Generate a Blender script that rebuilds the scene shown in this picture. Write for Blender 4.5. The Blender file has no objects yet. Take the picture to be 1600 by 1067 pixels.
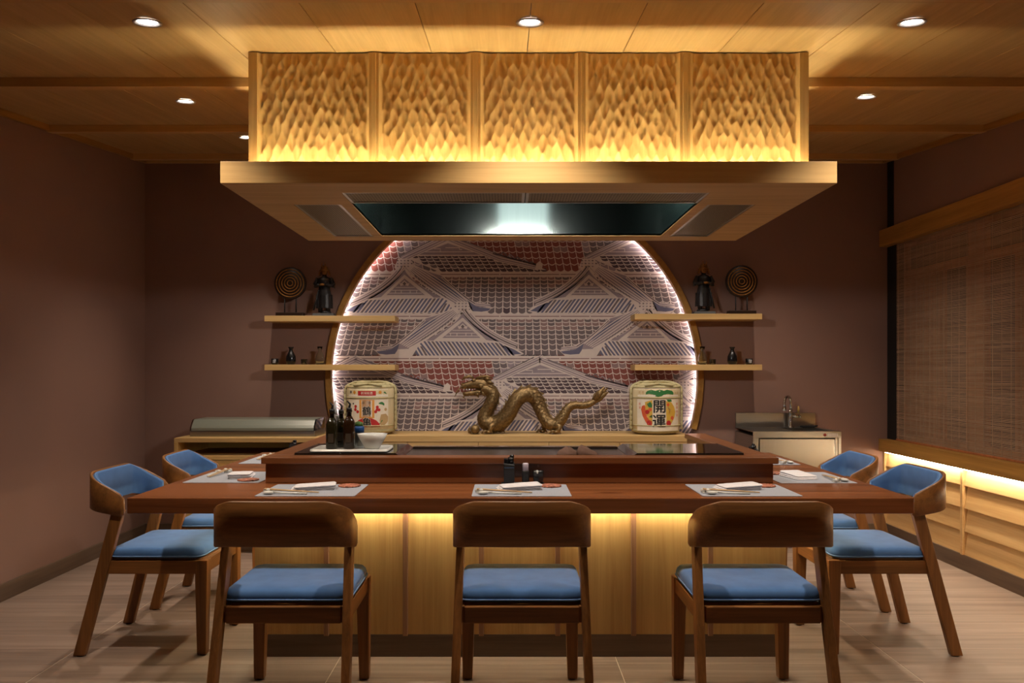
import bpy, bmesh, math, random
from math import pi, sin, cos, sqrt, atan2, radians
from mathutils import Vector, Matrix
import numpy as np

SC = bpy.context.scene
COL = SC.collection
random.seed(7)

# ------------------------------------------------------------------ camera, world, exposure
EYE = 1.236                      # camera height above the floor (metres)
cam_d = bpy.data.cameras.new('camera')
cam = bpy.data.objects.new('camera', cam_d)
COL.objects.link(cam)
cam.location = (0, 0, EYE)
cam.rotation_euler = (pi / 2, 0, 0)
cam_d.sensor_width = 36.0
cam_d.lens = 1300 / 1600 * 36
cam_d.shift_x = 7 / 1600
cam_d.shift_y = 44.5 / 1600
cam_d.clip_start = 0.02
SC.camera = cam

world = bpy.data.worlds.new('world')
SC.world = world
world.use_nodes = True
world.node_tree.nodes['Background'].inputs[0].default_value = (0.9, 0.75, 0.6, 1)
world.node_tree.nodes['Background'].inputs[1].default_value = 0.02

SC.view_settings.view_transform = 'Standard'
SC.view_settings.look = 'None'
SC.view_settings.gamma = 1.0
SC.view_settings.use_curve_mapping = False
SC.view_settings.exposure = 0.8
SC.cycles.max_bounces = 8
SC.cycles.diffuse_bounces = 5
SC.cycles.glossy_bounces = 4
SC.cycles.transmission_bounces = 8
SC.cycles.caustics_reflective = False
SC.cycles.caustics_refractive = False
SC.cycles.sample_clamp_indirect = 4.0

WARM = (1.0, 0.82, 0.64)         # ceiling downlights
AMBER = (1.0, 0.88, 0.58)        # amber LED tape
COOL = (1.0, 0.95, 0.97)         # white LED tape
P_SPOT_FRONT = 52
P_SPOT_SIDE = 34
P_SPOT_BACK = 46
P_SPOT_MURAL = 30
E_HOOD_COVE = 88
E_BAR = 58
E_SILL = 42
E_HALO = 15
E_HOOD_LAMP = 1.0
P_HOOD_FILL = 11
E_LENS = 14

# ------------------------------------------------------------------ materials
def lin(c):
    return tuple(((v / 255) / 12.92 if v / 255 <= 0.04045 else ((v / 255 + 0.055) / 1.055) ** 2.4) for v in c) + (1.0,)

def new_mat(name):
    m = bpy.data.materials.new(name)
    m.use_nodes = True
    nt = m.node_tree
    b = nt.nodes['Principled BSDF']
    return m, nt, b

def coords(nt, scale, rnd=7.0, kind='Object'):
    tc = nt.nodes.new('ShaderNodeTexCoord')
    mp = nt.nodes.new('ShaderNodeMapping')
    mp.inputs['Scale'].default_value = scale
    if rnd:
        oi = nt.nodes.new('ShaderNodeObjectInfo')
        mul = nt.nodes.new('ShaderNodeMath'); mul.operation = 'MULTIPLY'
        mul.inputs[1].default_value = rnd
        nt.links.new(oi.outputs['Random'], mul.inputs[0])
        nt.links.new(mul.outputs[0], mp.inputs['Location'])
    nt.links.new(tc.outputs[kind], mp.inputs['Vector'])
    return mp

def wood(name, dark, light, axis='x', grain=1.0, rough=0.45, bump=0.08, tint=0.12, spec=0.4, knots=False):
    m, nt, b = new_mat(name)
    L, lk = nt.nodes, nt.links
    s = [26 * grain] * 3
    s['xyz'.index(axis)] = 1.3 * grain
    mp = coords(nt, s)
    n1 = L.new('ShaderNodeTexNoise'); n1.inputs['Scale'].default_value = 1.0
    n1.inputs['Detail'].default_value = 6; n1.inputs['Roughness'].default_value = 0.6
    n1.inputs['Distortion'].default_value = 0.6
    lk.new(mp.outputs[0], n1.inputs['Vector'])
    s2 = [190 * grain] * 3
    s2['xyz'.index(axis)] = 5 * grain
    mp2 = coords(nt, s2)
    n2 = L.new('ShaderNodeTexNoise'); n2.inputs['Scale'].default_value = 1.0
    n2.inputs['Detail'].default_value = 3
    lk.new(mp2.outputs[0], n2.inputs['Vector'])
    mx = L.new('ShaderNodeMath'); mx.operation = 'MULTIPLY_ADD'
    lk.new(n2.outputs['Fac'], mx.inputs[0]); mx.inputs[1].default_value = 0.35
    lk.new(n1.outputs['Fac'], mx.inputs[2])
    rp = L.new('ShaderNodeValToRGB')
    rp.color_ramp.elements[0].position = 0.42; rp.color_ramp.elements[0].color = lin(dark)
    rp.color_ramp.elements[1].position = 0.88; rp.color_ramp.elements[1].color = lin(light)
    lk.new(mx.outputs[0], rp.inputs[0])
    col = rp.outputs[0]
    if knots:
        sk = [3.2] * 3
        sk['xyz'.index(axis)] = 1.3
        mk = coords(nt, sk)
        v = L.new('ShaderNodeTexVoronoi'); v.inputs['Scale'].default_value = 1.0
        lk.new(mk.outputs[0], v.inputs['Vector'])
        kr = L.new('ShaderNodeValToRGB')
        kr.color_ramp.elements[0].position = 0.03; kr.color_ramp.elements[0].color = (0.45, 0.4, 0.38, 1)
        kr.color_ramp.elements[1].position = 0.10; kr.color_ramp.elements[1].color = (1, 1, 1, 1)
        lk.new(v.outputs['Distance'], kr.inputs[0])
        mm = L.new('ShaderNodeMix'); mm.data_type = 'RGBA'; mm.blend_type = 'MULTIPLY'
        mm.inputs['Factor'].default_value = 1
        lk.new(col, mm.inputs['A']); lk.new(kr.outputs[0], mm.inputs['B'])
        col = mm.outputs['Result']
    oi = L.new('ShaderNodeObjectInfo')
    mr = L.new('ShaderNodeMapRange')
    mr.inputs['To Min'].default_value = 1 - tint; mr.inputs['To Max'].default_value = 1 + tint
    lk.new(oi.outputs['Random'], mr.inputs['Value'])
    hs = L.new('ShaderNodeHueSaturation')
    lk.new(mr.outputs[0], hs.inputs['Value']); lk.new(col, hs.inputs['Color'])
    lk.new(hs.outputs[0], b.inputs['Base Color'])
    b.inputs['Roughness'].default_value = rough
    b.inputs['Specular IOR Level'].default_value = spec
    if bump:
        bp = L.new('ShaderNodeBump'); bp.inputs['Strength'].default_value = bump
        bp.inputs['Distance'].default_value = 0.003
        lk.new(mx.outputs[0], bp.inputs['Height']); lk.new(bp.outputs[0], b.inputs['Normal'])
    return m

def plain(name, c, rough=0.5, metal=0.0, var=0.06, scale=30.0, bump=0.0, spec=0.5, aniso=0, stretch=None, sheen=0.0):
    m, nt, b = new_mat(name)
    L, lk = nt.nodes, nt.links
    mp = coords(nt, stretch or (scale, scale, scale))
    n = L.new('ShaderNodeTexNoise'); n.inputs['Scale'].default_value = 1.0; n.inputs['Detail'].default_value = 4
    lk.new(mp.outputs[0], n.inputs['Vector'])
    cc = lin(c)
    rp = L.new('ShaderNodeValToRGB')
    rp.color_ramp.elements[0].position = 0.3; rp.color_ramp.elements[1].position = 0.7
    rp.color_ramp.elements[0].color = tuple(x * (1 - var) for x in cc[:3]) + (1,)
    rp.color_ramp.elements[1].color = tuple(min(1, x * (1 + var)) for x in cc[:3]) + (1,)
    lk.new(n.outputs['Fac'], rp.inputs[0]); lk.new(rp.outputs[0], b.inputs['Base Color'])
    b.inputs['Roughness'].default_value = rough
    b.inputs['Metallic'].default_value = metal
    b.inputs['Specular IOR Level'].default_value = spec
    if sheen:
        b.inputs['Sheen Weight'].default_value = sheen
        b.inputs['Sheen Roughness'].default_value = 0.4
    if bump:
        bp = L.new('ShaderNodeBump'); bp.inputs['Strength'].default_value = bump
        bp.inputs['Distance'].default_value = 0.002
        lk.new(n.outputs['Fac'], bp.inputs['Height']); lk.new(bp.outputs[0], b.inputs['Normal'])
    return m

def glow(name, c, strength):
    m, nt, b = new_mat(name)
    b.inputs['Base Color'].default_value = (0.8, 0.8, 0.8, 1)
    b.inputs['Emission Color'].default_value = tuple(c) + (1,)
    b.inputs['Emission Strength'].default_value = strength
    return m

def glass(name, c=(235, 240, 238), rough=0.02, weight=1.0):
    m, nt, b = new_mat(name)
    b.inputs['Base Color'].default_value = lin(c)
    b.inputs['Roughness'].default_value = rough
    b.inputs['Transmission Weight'].default_value = weight
    b.inputs['IOR'].default_value = 1.45
    return m

MAPLE_X = wood('pale maple grain across', (174, 140, 86), (202, 168, 112), 'x', 0.7, 0.5, 0.03, 0.04)
MAPLE_Y = wood('pale maple grain along room', (174, 140, 86), (202, 168, 112), 'y', 0.7, 0.42, 0.03, 0.05)
MAPLE_Z = wood('pale maple grain upright', (178, 140, 82), (206, 170, 108), 'z', 0.7, 0.5, 0.03, 0.04)
BEAM_X = wood('oak beam', (186, 148, 92), (208, 170, 112), 'x', 0.8, 0.5, 0.05, 0.05)
TRIM_Y = wood('golden oak trim', (146, 104, 46), (182, 136, 66), 'y', 0.8, 0.5, 0.05, 0.04)
CHAIR_X = wood('oiled brown chair wood across', (94, 60, 28), (142, 94, 48), 'x', 0.8, 0.42, 0.05, 0.06)
CHAIR_Y = wood('oiled brown chair wood along', (94, 60, 28), (142, 94, 48), 'y', 0.8, 0.42, 0.05, 0.06)
CHAIR_Z = wood('oiled brown chair wood upright', (96, 62, 30), (148, 99, 52), 'z', 0.8, 0.42, 0.05, 0.08)
TABLE_X = wood('red brown slab wood', (88, 50, 26), (150, 92, 54), 'x', 0.45, 0.26, 0.04, 0.0, 0.5, knots=True)
LEDGE_X = wood('red brown ledge wood', (78, 44, 23), (132, 80, 45), 'x', 0.5, 0.3, 0.04, 0.0, 0.5)
LEDGE_Y = wood('red brown ledge wood along', (78, 44, 23), (132, 80, 45), 'y', 0.5, 0.3, 0.04, 0.0, 0.5)
PLANK_X = wood('greyed oak floor plank', (120, 102, 92), (160, 140, 126), 'x', 0.55, 0.5, 0.05, 0.09, 0.35, knots=True)
KICK_X = wood('dark stained oak', (84, 66, 54), (112, 92, 76), 'x', 0.6, 0.5, 0.04, 0.05)
KICK_Y = wood('dark stained oak along', (84, 66, 54), (112, 92, 76), 'y', 0.6, 0.5, 0.04, 0.05)
CLAP_Y = wood('pale pine boarding', (188, 146, 92), (214, 176, 122), 'y', 0.6, 0.5, 0.04, 0.04)
DARKWOOD = wood('black brown turned wood', (24, 16, 12), (48, 30, 20), 'x', 1.0, 0.35, 0.03, 0.05)
LATTICE = wood('reddish lattice wood', (150, 88, 52), (182, 114, 70), 'z', 1.0, 0.55, 0.03, 0.05)
REED = wood('bamboo reed', (150, 122, 98), (196, 166, 138), 'y', 1.6, 0.55, 0.05, 0.0)
GROUT = plain('pale grout', (214, 200, 184), 0.8)
WALL = plain('mauve taupe plaster', (138, 107, 95), 0.75, var=0.03, scale=3.0, bump=0.02)
BLACK = plain('black lacquer', (16, 16, 18), 0.25)
BLACKM = plain('matt black', (24, 24, 26), 0.5)
FABRIC = plain('blue velvet', (74, 112, 166), 0.85, var=0.10, scale=14, bump=0.15, spec=0.2, sheen=0.12)
PIPING = plain('pale blue piping', (104, 140, 190), 0.8, spec=0.2)
STEEL = plain('brushed steel', (172, 172, 168), 0.28, 1.0, 0.05, stretch=(2, 2, 160))
STEELX = plain('brushed steel sideways', (176, 174, 168), 0.25, 1.0, 0.05, stretch=(160, 160, 2))
HOODSTEEL = plain('hood lining steel', (150, 162, 160), 0.12, 1.0, 0.04, stretch=(60, 60, 2))
CHROME = plain('chrome', (190, 188, 186), 0.12, 1.0, 0.02)
GLASSB = plain('black ceramic glass', (20, 19, 18), 0.06, 0.0, 0.02, spec=0.8)
GRIDDLE = plain('griddle steel', (120, 116, 112), 0.22, 1.0, 0.06, stretch=(2, 120, 120))
MATG = plain('pale grey woven mat', (152, 157, 168), 0.8, var=0.2, scale=260, bump=0.3)
NAPKIN = plain('white napkin cloth', (214, 212, 216), 0.85, var=0.03, scale=60, bump=0.1)
CERAM = plain('white glazed ceramic', (206, 206, 200), 0.2)
BAMBOO = plain('pale chopstick wood', (190, 160, 122), 0.5, stretch=(8, 120, 120))
COASTER = plain('reddish printed coaster', (160, 100, 78), 0.7, var=0.85, scale=70)
GOLD = plain('aged gold bronze', (126, 102, 66), 0.46, 0.75, 0.45, scale=60, bump=0.6)
GOLDP = plain('old gold leaf', (150, 104, 48), 0.45, 0.6, 0.3, scale=60)
ARMOUR = plain('black armour', (26, 22, 22), 0.4, 0.2, 0.5, scale=120, bump=0.3)
STRAW = plain('straw', (178, 168, 126), 0.8, 0, 0.18, stretch=(40, 40, 160), bump=0.4)
BARRELC = plain('cream straw matting', (206, 190, 150), 0.75, 0, 0.07, stretch=(60, 60, 8), bump=0.1)
CLEAR = glass('clear glass')
OLIVEG = plain('dark olive bottle', (34, 30, 16), 0.12, 0, 0.1)
BROWNG = plain('dark brown bottle', (40, 24, 12), 0.12, 0, 0.1)
WHITEP = plain('white plastic', (196, 194, 194), 0.4)
BLUEP = plain('blue tape', (20, 70, 130), 0.4)
GREENP = plain('green tape', (70, 110, 40), 0.5)
BROWNCLOTH = plain('brown cloth', (92, 66, 52), 0.9, var=0.12, scale=40, bump=0.2)
NIGHT = plain('dark window glass', (84, 76, 78), 0.08, 0, 0.02)
DARKGAP = plain('dark gap', (12, 11, 12), 0.7)
PERFH = plain('filter hole shade', (62, 55, 44), 0.6)
BATTEN = wood('pinkish batten wood', (134, 98, 72), (168, 128, 98), 'z', 0.8, 0.5, 0.04, 0.04)
PERF = plain('perforated filter steel', (128, 118, 98), 0.4, 0.8, 0.2, scale=120)
M_LED_AMBER = glow('amber led tape', AMBER, 1.0)

def led(name, c, e):
    return glow(name, c, e)

# ------------------------------------------------------------------ mesh helpers
class MB:
    def __init__(s):
        s.bm = bmesh.new()
    def merge(s, t, M=None, mi=None):
        if M is not None:
            bmesh.ops.transform(t, matrix=M, verts=t.verts)
        if mi is not None:
            for f in t.faces: f.material_index = mi
        me = bpy.data.meshes.new('tmp')
        t.to_mesh(me); t.free()
        s.bm.from_mesh(me)
        bpy.data.meshes.remove(me)
        return s
    def box(s, x0, x1, y0, y1, z0, z1, bev=0.0, mi=0, M=None, seg=2):
        t = bmesh.new()
        bmesh.ops.create_cube(t, size=1)
        for v in t.verts:
            v.co = Vector((x0 + (v.co.x + .5) * (x1 - x0), y0 + (v.co.y + .5) * (y1 - y0), z0 + (v.co.z + .5) * (z1 - z0)))
        if bev:
            bmesh.ops.bevel(t, geom=list(t.edges), offset=bev, segments=seg, affect='EDGES', profile=0.6)
        return s.merge(t, M, mi)
    def hull(s, lo, hi, bev=0.0, mi=0, M=None):
        """six-faced solid from two quads of points (lower loop, upper loop)"""
        t = bmesh.new()
        a = [t.verts.new(p) for p in lo]; b = [t.verts.new(p) for p in hi]
        n = len(a)
        t.faces.new(a[::-1]); t.faces.new(b)
        for i in range(n):
            t.faces.new((a[i], a[(i + 1) % n], b[(i + 1) % n], b[i]))
        bmesh.ops.recalc_face_normals(t, faces=t.faces)
        if bev:
            bmesh.ops.bevel(t, geom=list(t.edges), offset=bev, segments=2, affect='EDGES', profile=0.6)
        return s.merge(t, M, mi)
    def loops(s, loops, cap=True, mi=0, M=None, closed=True, smooth=True):
        t = bmesh.new()
        L = [[t.verts.new(p) for p in lp] for lp in loops]
        n = len(L[0])
        for a, b in zip(L, L[1:]):
            for i in range(n if closed else n - 1):
                f = t.faces.new((a[i], a[(i + 1) % n], b[(i + 1) % n], b[i])); f.smooth = smooth
        if cap:
            for lp in (L[0][::-1], L[-1]):
                f = t.faces.new(lp); f.smooth = smooth
        bmesh.ops.recalc_face_normals(t, faces=t.faces)
        return s.merge(t, M, mi)
    def lathe(s, prof, seg=32, mi=0, M=None, smooth=True, cap=True):
        lp = [[(r * cos(2 * pi * i / seg), r * sin(2 * pi * i / seg), z) for i in range(seg)] for r, z in prof]
        return s.loops(lp, cap, mi, M, True, smooth)
    def tube(s, pts, rad, seg=10, mi=0, M=None, cap=True, flat=1.0):
        pts = [Vector(p) for p in pts]
        if not hasattr(rad, '__len__'): rad = [rad] * len(pts)
        up = Vector((0, 0, 1)); loops = []; prev = None
        for i, p in enumerate(pts):
            d = (pts[min(i + 1, len(pts) - 1)] - pts[max(i - 1, 0)]).normalized()
            if prev is None:
                a = up if abs(d.dot(up)) < 0.9 else Vector((1, 0, 0))
                nrm = (a - d * a.dot(d)).normalized()
            else:
                nrm = (prev - d * prev.dot(d)).normalized()
            prev = nrm; bn = d.cross(nrm)
            loops.append([p + (nrm * cos(2 * pi * k / seg) + bn * sin(2 * pi * k / seg) * flat) * rad[i] for k in range(seg)])
        return s.loops(loops, cap, mi, M)
    def ball(s, c, r, mi=0, seg=16, sc=(1, 1, 1), M=None):
        t = bmesh.new()
        bmesh.ops.create_uvsphere(t, u_segments=seg, v_segments=seg // 2 + 2, radius=r)
        for v in t.verts:
            v.co = Vector((v.co.x * sc[0] + c[0], v.co.y * sc[1] + c[1], v.co.z * sc[2] + c[2]))
        for f in t.faces: f.smooth = True
        return s.merge(t, M, mi)
    def poly(s, pts, mi=0):
        vs = [s.bm.verts.new(p) for p in pts]
        f = s.bm.faces.new(vs); f.material_index = mi
        return f

def obj(name, mb, mats, parent=None, loc=(0, 0, 0), rot=(0, 0, 0), smooth=False):
    if not isinstance(mats, (list, tuple)): mats = [mats]
    me = bpy.data.meshes.new(name)
    mb.bm.to_mesh(me); mb.bm.free()
    for m in mats: me.materials.append(m)
    if smooth:
        for p in me.polygons: p.use_smooth = True
    o = bpy.data.objects.new(name, me)
    COL.objects.link(o)
    o.location = loc; o.rotation_euler = rot
    if parent: o.parent = parent
    return o

def inst(name, me, parent=None, loc=(0, 0, 0), rot=(0, 0, 0)):
    o = bpy.data.objects.new(name, me); COL.objects.link(o)
    o.location = loc; o.rotation_euler = rot
    if parent: o.parent = parent
    return o

def tag(o, label, cat, group=None):
    o['label'] = label; o['category'] = cat
    if group: o['group'] = group
    return o

def thing(name, label, cat, loc=(0, 0, 0), rz=0.0, group=None):
    o = bpy.data.objects.new(name, None); COL.objects.link(o)
    o.empty_display_size = 0.1
    o.location = loc; o.rotation_euler = (0, 0, rz)
    return tag(o, label, cat, group)

def struct(o):
    o['kind'] = 'structure'
    return o

def kids(o):
    return list(o.children)

def dup(o, loc=None, rz=None, label=None, group=None, parent=None):
    ks = kids(o)
    c = o.copy(); COL.objects.link(c)
    if parent is not None: c.parent = parent
    if loc is not None: c.location = loc
    if rz is not None: c.rotation_euler = (0, 0, rz)
    if label: c['label'] = label
    if group: c['group'] = group
    for k in ks: dup(k, parent=c)
    return c

def rrect(w, d, r, z, cx=0, cy=0, n=6):
    """rounded rectangle loop"""
    r = min(r, w / 2 - 1e-4, d / 2 - 1e-4)
    pts = []
    for (sx, sy, a0) in ((1, 1, 0), (-1, 1, pi / 2), (-1, -1, pi), (1, -1, 3 * pi / 2)):
        for i in range(n + 1):
            a = a0 + i * pi / 2 / n
            pts.append((cx + sx * (w / 2 - r) + r * cos(a), cy + sy * (d / 2 - r) + r * sin(a), z))
    return pts

def cushion(w, d, rings, corner, cx=0, cy=0, fn=None):
    mb = MB(); loops = []
    for ins, z in rings:
        lp = rrect(w - 2 * ins, d - 2 * ins, max(corner - ins * 0.6, 0.004), z, cx, cy, 5)
        if fn: lp = [fn(*p) for p in lp]
        loops.append(lp)
    mb.loops(loops)
    return mb

XL, XR, YB, YF = -2.71, 2.817, 6.22, -1.6      # room: plain wall, window wall, back wall, wall behind the camera
def ceil_z(y): return 2.512 + 0.105 * (y - 3.332)
SLOPE = math.atan(0.105)

# ------------------------------------------------------------------ room shell
mb = MB(); mb.box(XL - .1, XR + .4, YF - .1, YB + .2, -0.10, -0.0015)
floor = struct(obj('floor', mb, GROUT))
PLW, PLL = 0.195, 1.19
x_joint = [XL, -1.905 - .0, -0.72, 0.465, 1.65, XR + .05]
y = YB
rows = []
while y > -0.9:
    rows.append((y - PLW, y)); y -= PLW
pm = {}
for (ya, yb) in rows:
    for i in range(5):
        xa, xb = x_joint[i], x_joint[i + 1]
        key = i
        if key not in pm:
            m2 = MB(); w = xb - xa
            m2.box(-w / 2 + .0018, w / 2 - .0018, -PLW / 2 + .001, PLW / 2 - .001, -0.008, 0.0, 0.0006, seg=1)
            o = obj('plank', m2, PLANK_X, floor, ((xa + xb) / 2, (ya + yb) / 2, 0)); pm[key] = o.data
        else:
            inst('plank', pm[key], floor, ((xa + xb) / 2, (ya + yb) / 2, 0))

mb = MB(); mb.box(XL - .12, XL, YF - .1, YB + .2, -0.1, 3.0)
struct(obj('wall_left', mb, WALL))
mb = MB(); mb.box(XL - .1, XR + .4, YF - .12, YF, -0.1, 3.0)
struct(obj('wall_front', mb, WALL))

# back wall with the big round opening
CX, CZ, CR = 0.052, 1.178, 1.372
WT = 0.075
mb = MB()
def wall_back_mesh(mb):
    t = bmesh.new()
    N = 128
    def ring(yy):
        c = [t.verts.new((CX + (CR + .02) * cos(2 * pi * i / N), yy, CZ + (CR + .02) * sin(2 * pi * i / N))) for i in range(N)]
        def edge_pt(a):
            dx, dz = cos(a), sin(a); ks = []
            if dx > 1e-9: ks.append((XR + .3 - CX) / dx)
            if dx < -1e-9: ks.append((XL - .05 - CX) / dx)
            if dz > 1e-9: ks.append((3.0 - CZ) / dz)
            if dz < -1e-9: ks.append((-.4 - CZ) / dz)
            k = min(ks); return (CX + dx * k, yy, CZ + dz * k)
        e = [t.verts.new(edge_pt(2 * pi * i / N)) for i in range(N)]
        return c, e
    c0, e0 = ring(YB); c1, e1 = ring(YB + WT)
    for i in range(N):
        j = (i + 1) % N
        t.faces.new((c0[i], c0[j], e0[j], e0[i])); t.faces.new((c1[j], c1[i], e1[i], e1[j]))
        t.faces.new((c0[j], c0[i], c1[i], c1[j]))
    # room corners lost between the rays
    for (px, pz) in ((XR + .3, 3.0), (XL - .05, 3.0), (XR + .3, -.4), (XL - .05, -.4)):
        a = atan2(pz - CZ, px - CX) % (2 * pi); i = int(a / (2 * pi) * N); j = (i + 1) % N
        t.faces.new((e0[i], e0[j], t.verts.new((px, YB, pz))))
    bmesh.ops.recalc_face_normals(t, faces=t.faces)
    mb.merge(t)
wall_back_mesh(mb)
wall_back = struct(obj('wall_back', mb, WALL))
mb = MB(); mb.box(XL - .1, XR + .4, YB + .16, YB + .26, -0.1, 3.0)
struct(obj('wall_back.001', mb, WALL))

# right wall: plaster above the valance, boarding below the sill, window between
SILL_T, SILL_B = 0.722, 0.632
VAL_B, VAL_T = 2.152, 2.276
WIN_Y0, WIN_Y1 = 2.4, 6.14
mb = MB()
mb.box(XR, XR + .12, YF - .1, 6.065, VAL_T - .03, 3.0)          # above
mb.box(XR + .035, XR + .16, YF - .1, YB + .1, -0.1, SILL_B + .05)    # below (behind the boards)
mb.box(XR, XR + .12, YF - .1, WIN_Y0, SILL_B, VAL_T)                # beside the window, out of frame
wall_right = struct(obj('wall_right', mb, WALL))
mb = MB(); mb.box(XR + .022, XR + .14, 6.066, YB + .004, SILL_T + .001, 3.0)
struct(obj('trim_1', mb, DARKGAP))  # dark strip filling the corner gap, its colour stands in for the shade there
mb = MB(); mb.box(XR - .04, XR + .14, YF, YB - .002, VAL_B, VAL_T, 0.003)
tr = struct(obj('trim_2', mb, TRIM_Y))

# lapped boards under the window
lap = [0.097, 0.24, 0.382, 0.5215, 0.66]
bays = [(-1.55, 0.98), (1.005, 2.03), (2.055, 3.08), (3.105, 4.125), (4.15, 5.13), (5.16, 6.2)]
for (ya, yb) in bays:
    for k in range(4):
        z0, z1 = lap[k], lap[k + 1]
        m2 = MB()
        m2.hull([(XR + .0, ya, z0), (XR + .036, ya, z0), (XR + .036, yb, z0), (XR + .0, yb, z0)],
                [(XR + .022, ya, z1 + .004), (XR + .036, ya, z1 + .004), (XR + .036, yb, z1 + .004), (XR + .022, yb, z1 + .004)], 0.0015)
        obj('wall_board', m2, CLAP_Y, wall_right)
for yy in (0.99, 2.04, 3.09, 4.1375, 5.145, 6.205):
    m2 = MB(); m2.box(XR - .012, XR + .03, yy - .0125, yy + .0125, 0.095, SILL_B + .02, 0.002)
    obj('wall_batten', m2, CLAP_Y, wall_right)
mb = MB(); mb.box(XR - .008, XR + .04, YF, YB, 0, 0.097, 0.002)
struct(obj('baseboard_right', mb, KICK_Y))
mb = MB(); mb.box(XL - .001, XL + .016, YF, YB, 0, 0.091, 0.002)
struct(obj('baseboard_left', mb, KICK_Y))
mb = MB(); mb.box(XL + .016, XR - .008, YB - .016, YB + .001, 0, 0.091, 0.002)
struct(obj('baseboard_back', mb, KICK_X))

# window: sill, frame, lattice, dark panes, outside night board
win = MB()
win.box(XR - .045, XR + .20, WIN_Y0 - .05, YB - .003, SILL_B, SILL_T, 0.003)
window = struct(obj('window_1', win, TRIM_Y))
for (ya, yb) in ((2.4, 2.48), (3.65, 3.84), (5.03, 5.215), (6.02, 6.06)):
    m2 = MB(); m2.box(XR + .07, XR + .12, ya, yb, SILL_T, VAL_B, 0.002); obj('window_post', m2, LATTICE, window)
for (za, zb) in ((1.90, 1.955), (SILL_T, SILL_T + .05), (VAL_B - .03, VAL_B + .02)):
    m2 = MB(); m2.box(XR + .072, XR + .118, 2.4, 6.06, za, zb, 0.002); obj('window_rail', m2, LATTICE, window)
sm = None
for (ya, yb) in ((5.50, 6.02), (4.15, 4.75), (5.215, 5.26), (2.9, 3.3)):
    yy = ya + .03
    while yy < yb:
        if sm is None:
            m2 = MB(); m2.box(-.008, .008, -.014, .014, SILL_T + .05, 1.90)
            sm = obj('lattice_slat', m2, LATTICE, window, (XR + .09, yy, 0)).data
        else: inst('lattice_slat', sm, window, (XR + .09, yy, 0))
        yy += .062
for (ya, yb) in ((2.48, 3.65), (3.84, 5.03), (5.215, 6.02)):
    for (za, zb) in ((SILL_T + .05, 1.90), (1.955, VAL_B - .03)):
        m2 = MB(); m2.box(XR + .104, XR + .110, ya, yb, za, zb); obj('window_pane', m2, NIGHT, window)
mb = MB(); mb.box(XR + .20, XR + .24, YF, YB + .1, 0.5, 2.5)
struct(obj('wall_right.001', mb, DARKGAP))

# led tape under the sill, lighting the boards
mb = MB(); mb.box(-.006, .006, -1.86, 1.86, -.003, .003)
o = obj('led_strip', mb, led('sill led', (1.0, 0.88, 0.66), E_SILL), None, (XR - .02, 4.29, SILL_B - .0035))
tag(o, 'glowing white led tape under the window sill', 'light strip')

# bamboo roller blind
bl = thing('bamboo_blind', 'brown bamboo reed blind hanging over the window above the lit sill', 'blind', (XR + .015, 4.225, SILL_T))
mb = MB(); z = 0.012; rr = random.Random(3)
while z < VAL_B - SILL_T + .02:
    h = rr.uniform(.0036, .0056)
    mb.box(rr.uniform(-.001, .0), rr.uniform(.0015, .0025), -1.83, 1.83, z, z + h)
    z += h + rr.uniform(.0026, .0048)
o = obj('reeds', mb, REED, bl); o['kind'] = 'stuff'
cm = None
for k in range(41):
    yy = -1.8 + k * .09
    if cm is None:
        m2 = MB(); m2.box(-.0022, -.0008, -.0016, .0016, 0.005, VAL_B - SILL_T + .02); cm = obj('cord', m2, REED, bl, (0, yy, 0)).data
    else: inst('cord', cm, bl, (0, yy, 0))
m2 = MB(); m2.box(-.006, .008, -1.83, 1.83, 0.001, 0.014, 0.002); obj('bottom_rail', m2, LATTICE, bl)

# ceiling
mb = MB()
mb.hull([(XL - .1, YF - .1, ceil_z(YF - .1) + .02), (XR + .2, YF - .1, ceil_z(YF - .1) + .02), (XR + .2, YB + .2, ceil_z(YB + .2) + .02), (XL - .1, YB + .2, ceil_z(YB + .2) + .02)],
        [(XL - .1, YF - .1, 3.1), (XR + .2, YF - .1, 3.1), (XR + .2, YB + .2, 3.1), (XL - .1, YB + .2, 3.1)])
ceiling = struct(obj('ceiling', mb, DARKGAP))
strips = [-1.6, -0.45, 0.55, 1.56, 2.563, 3.757, 4.884, 5.97, 6.22]
xs = [XL] + [0.079 + 0.385 * k for k in range(-7, 8) if XL + .05 < 0.079 + 0.385 * k < XR - .05] + [XR + .02]
pm = {}
for (ya, yb) in zip(strips, strips[1:]):
    for (xa, xb) in zip(xs, xs[1:]):
        key = (round(yb - ya, 3), round(xb - xa, 3))
        L = (yb - ya) / cos(SLOPE); w = xb - xa
        loc = ((xa + xb) / 2, (ya + yb) / 2, ceil_z((ya + yb) / 2))
        if key in pm: inst('ceiling_panel', pm[key], ceiling, loc, (SLOPE, 0, 0))
        else:
            m2 = MB(); m2.box(-w / 2 + .0013, w / 2 - .0013, -L / 2, L / 2, 0, .014, 0.0008, seg=1)
            pm[key] = obj('ceiling_panel', m2, MAPLE_Y, ceiling, loc, (SLOPE, 0, 0)).data
for yy in strips[1:-1]:
    m2 = MB(); m2.box(XL, XR, 0, .07, -.040, .004, 0.0015)
    obj('ceiling_beam', m2, BEAM_X, ceiling, (0, yy, ceil_z(yy)), (SLOPE, 0, 0))
for n, (xa, xb) in enumerate(((XL, XL + .022), (XR - .022, XR))):
    m2 = MB(); L = (YB - YF) / cos(SLOPE)
    m2.box(xa, xb, -L / 2, L / 2, -.036, .0, 0.002)
    struct(obj('trim_%d' % (3 + n), m2, TRIM_Y, None, (0, (YB + YF) / 2, ceil_z((YB + YF) / 2)), (SLOPE, 0, 0)))
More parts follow.
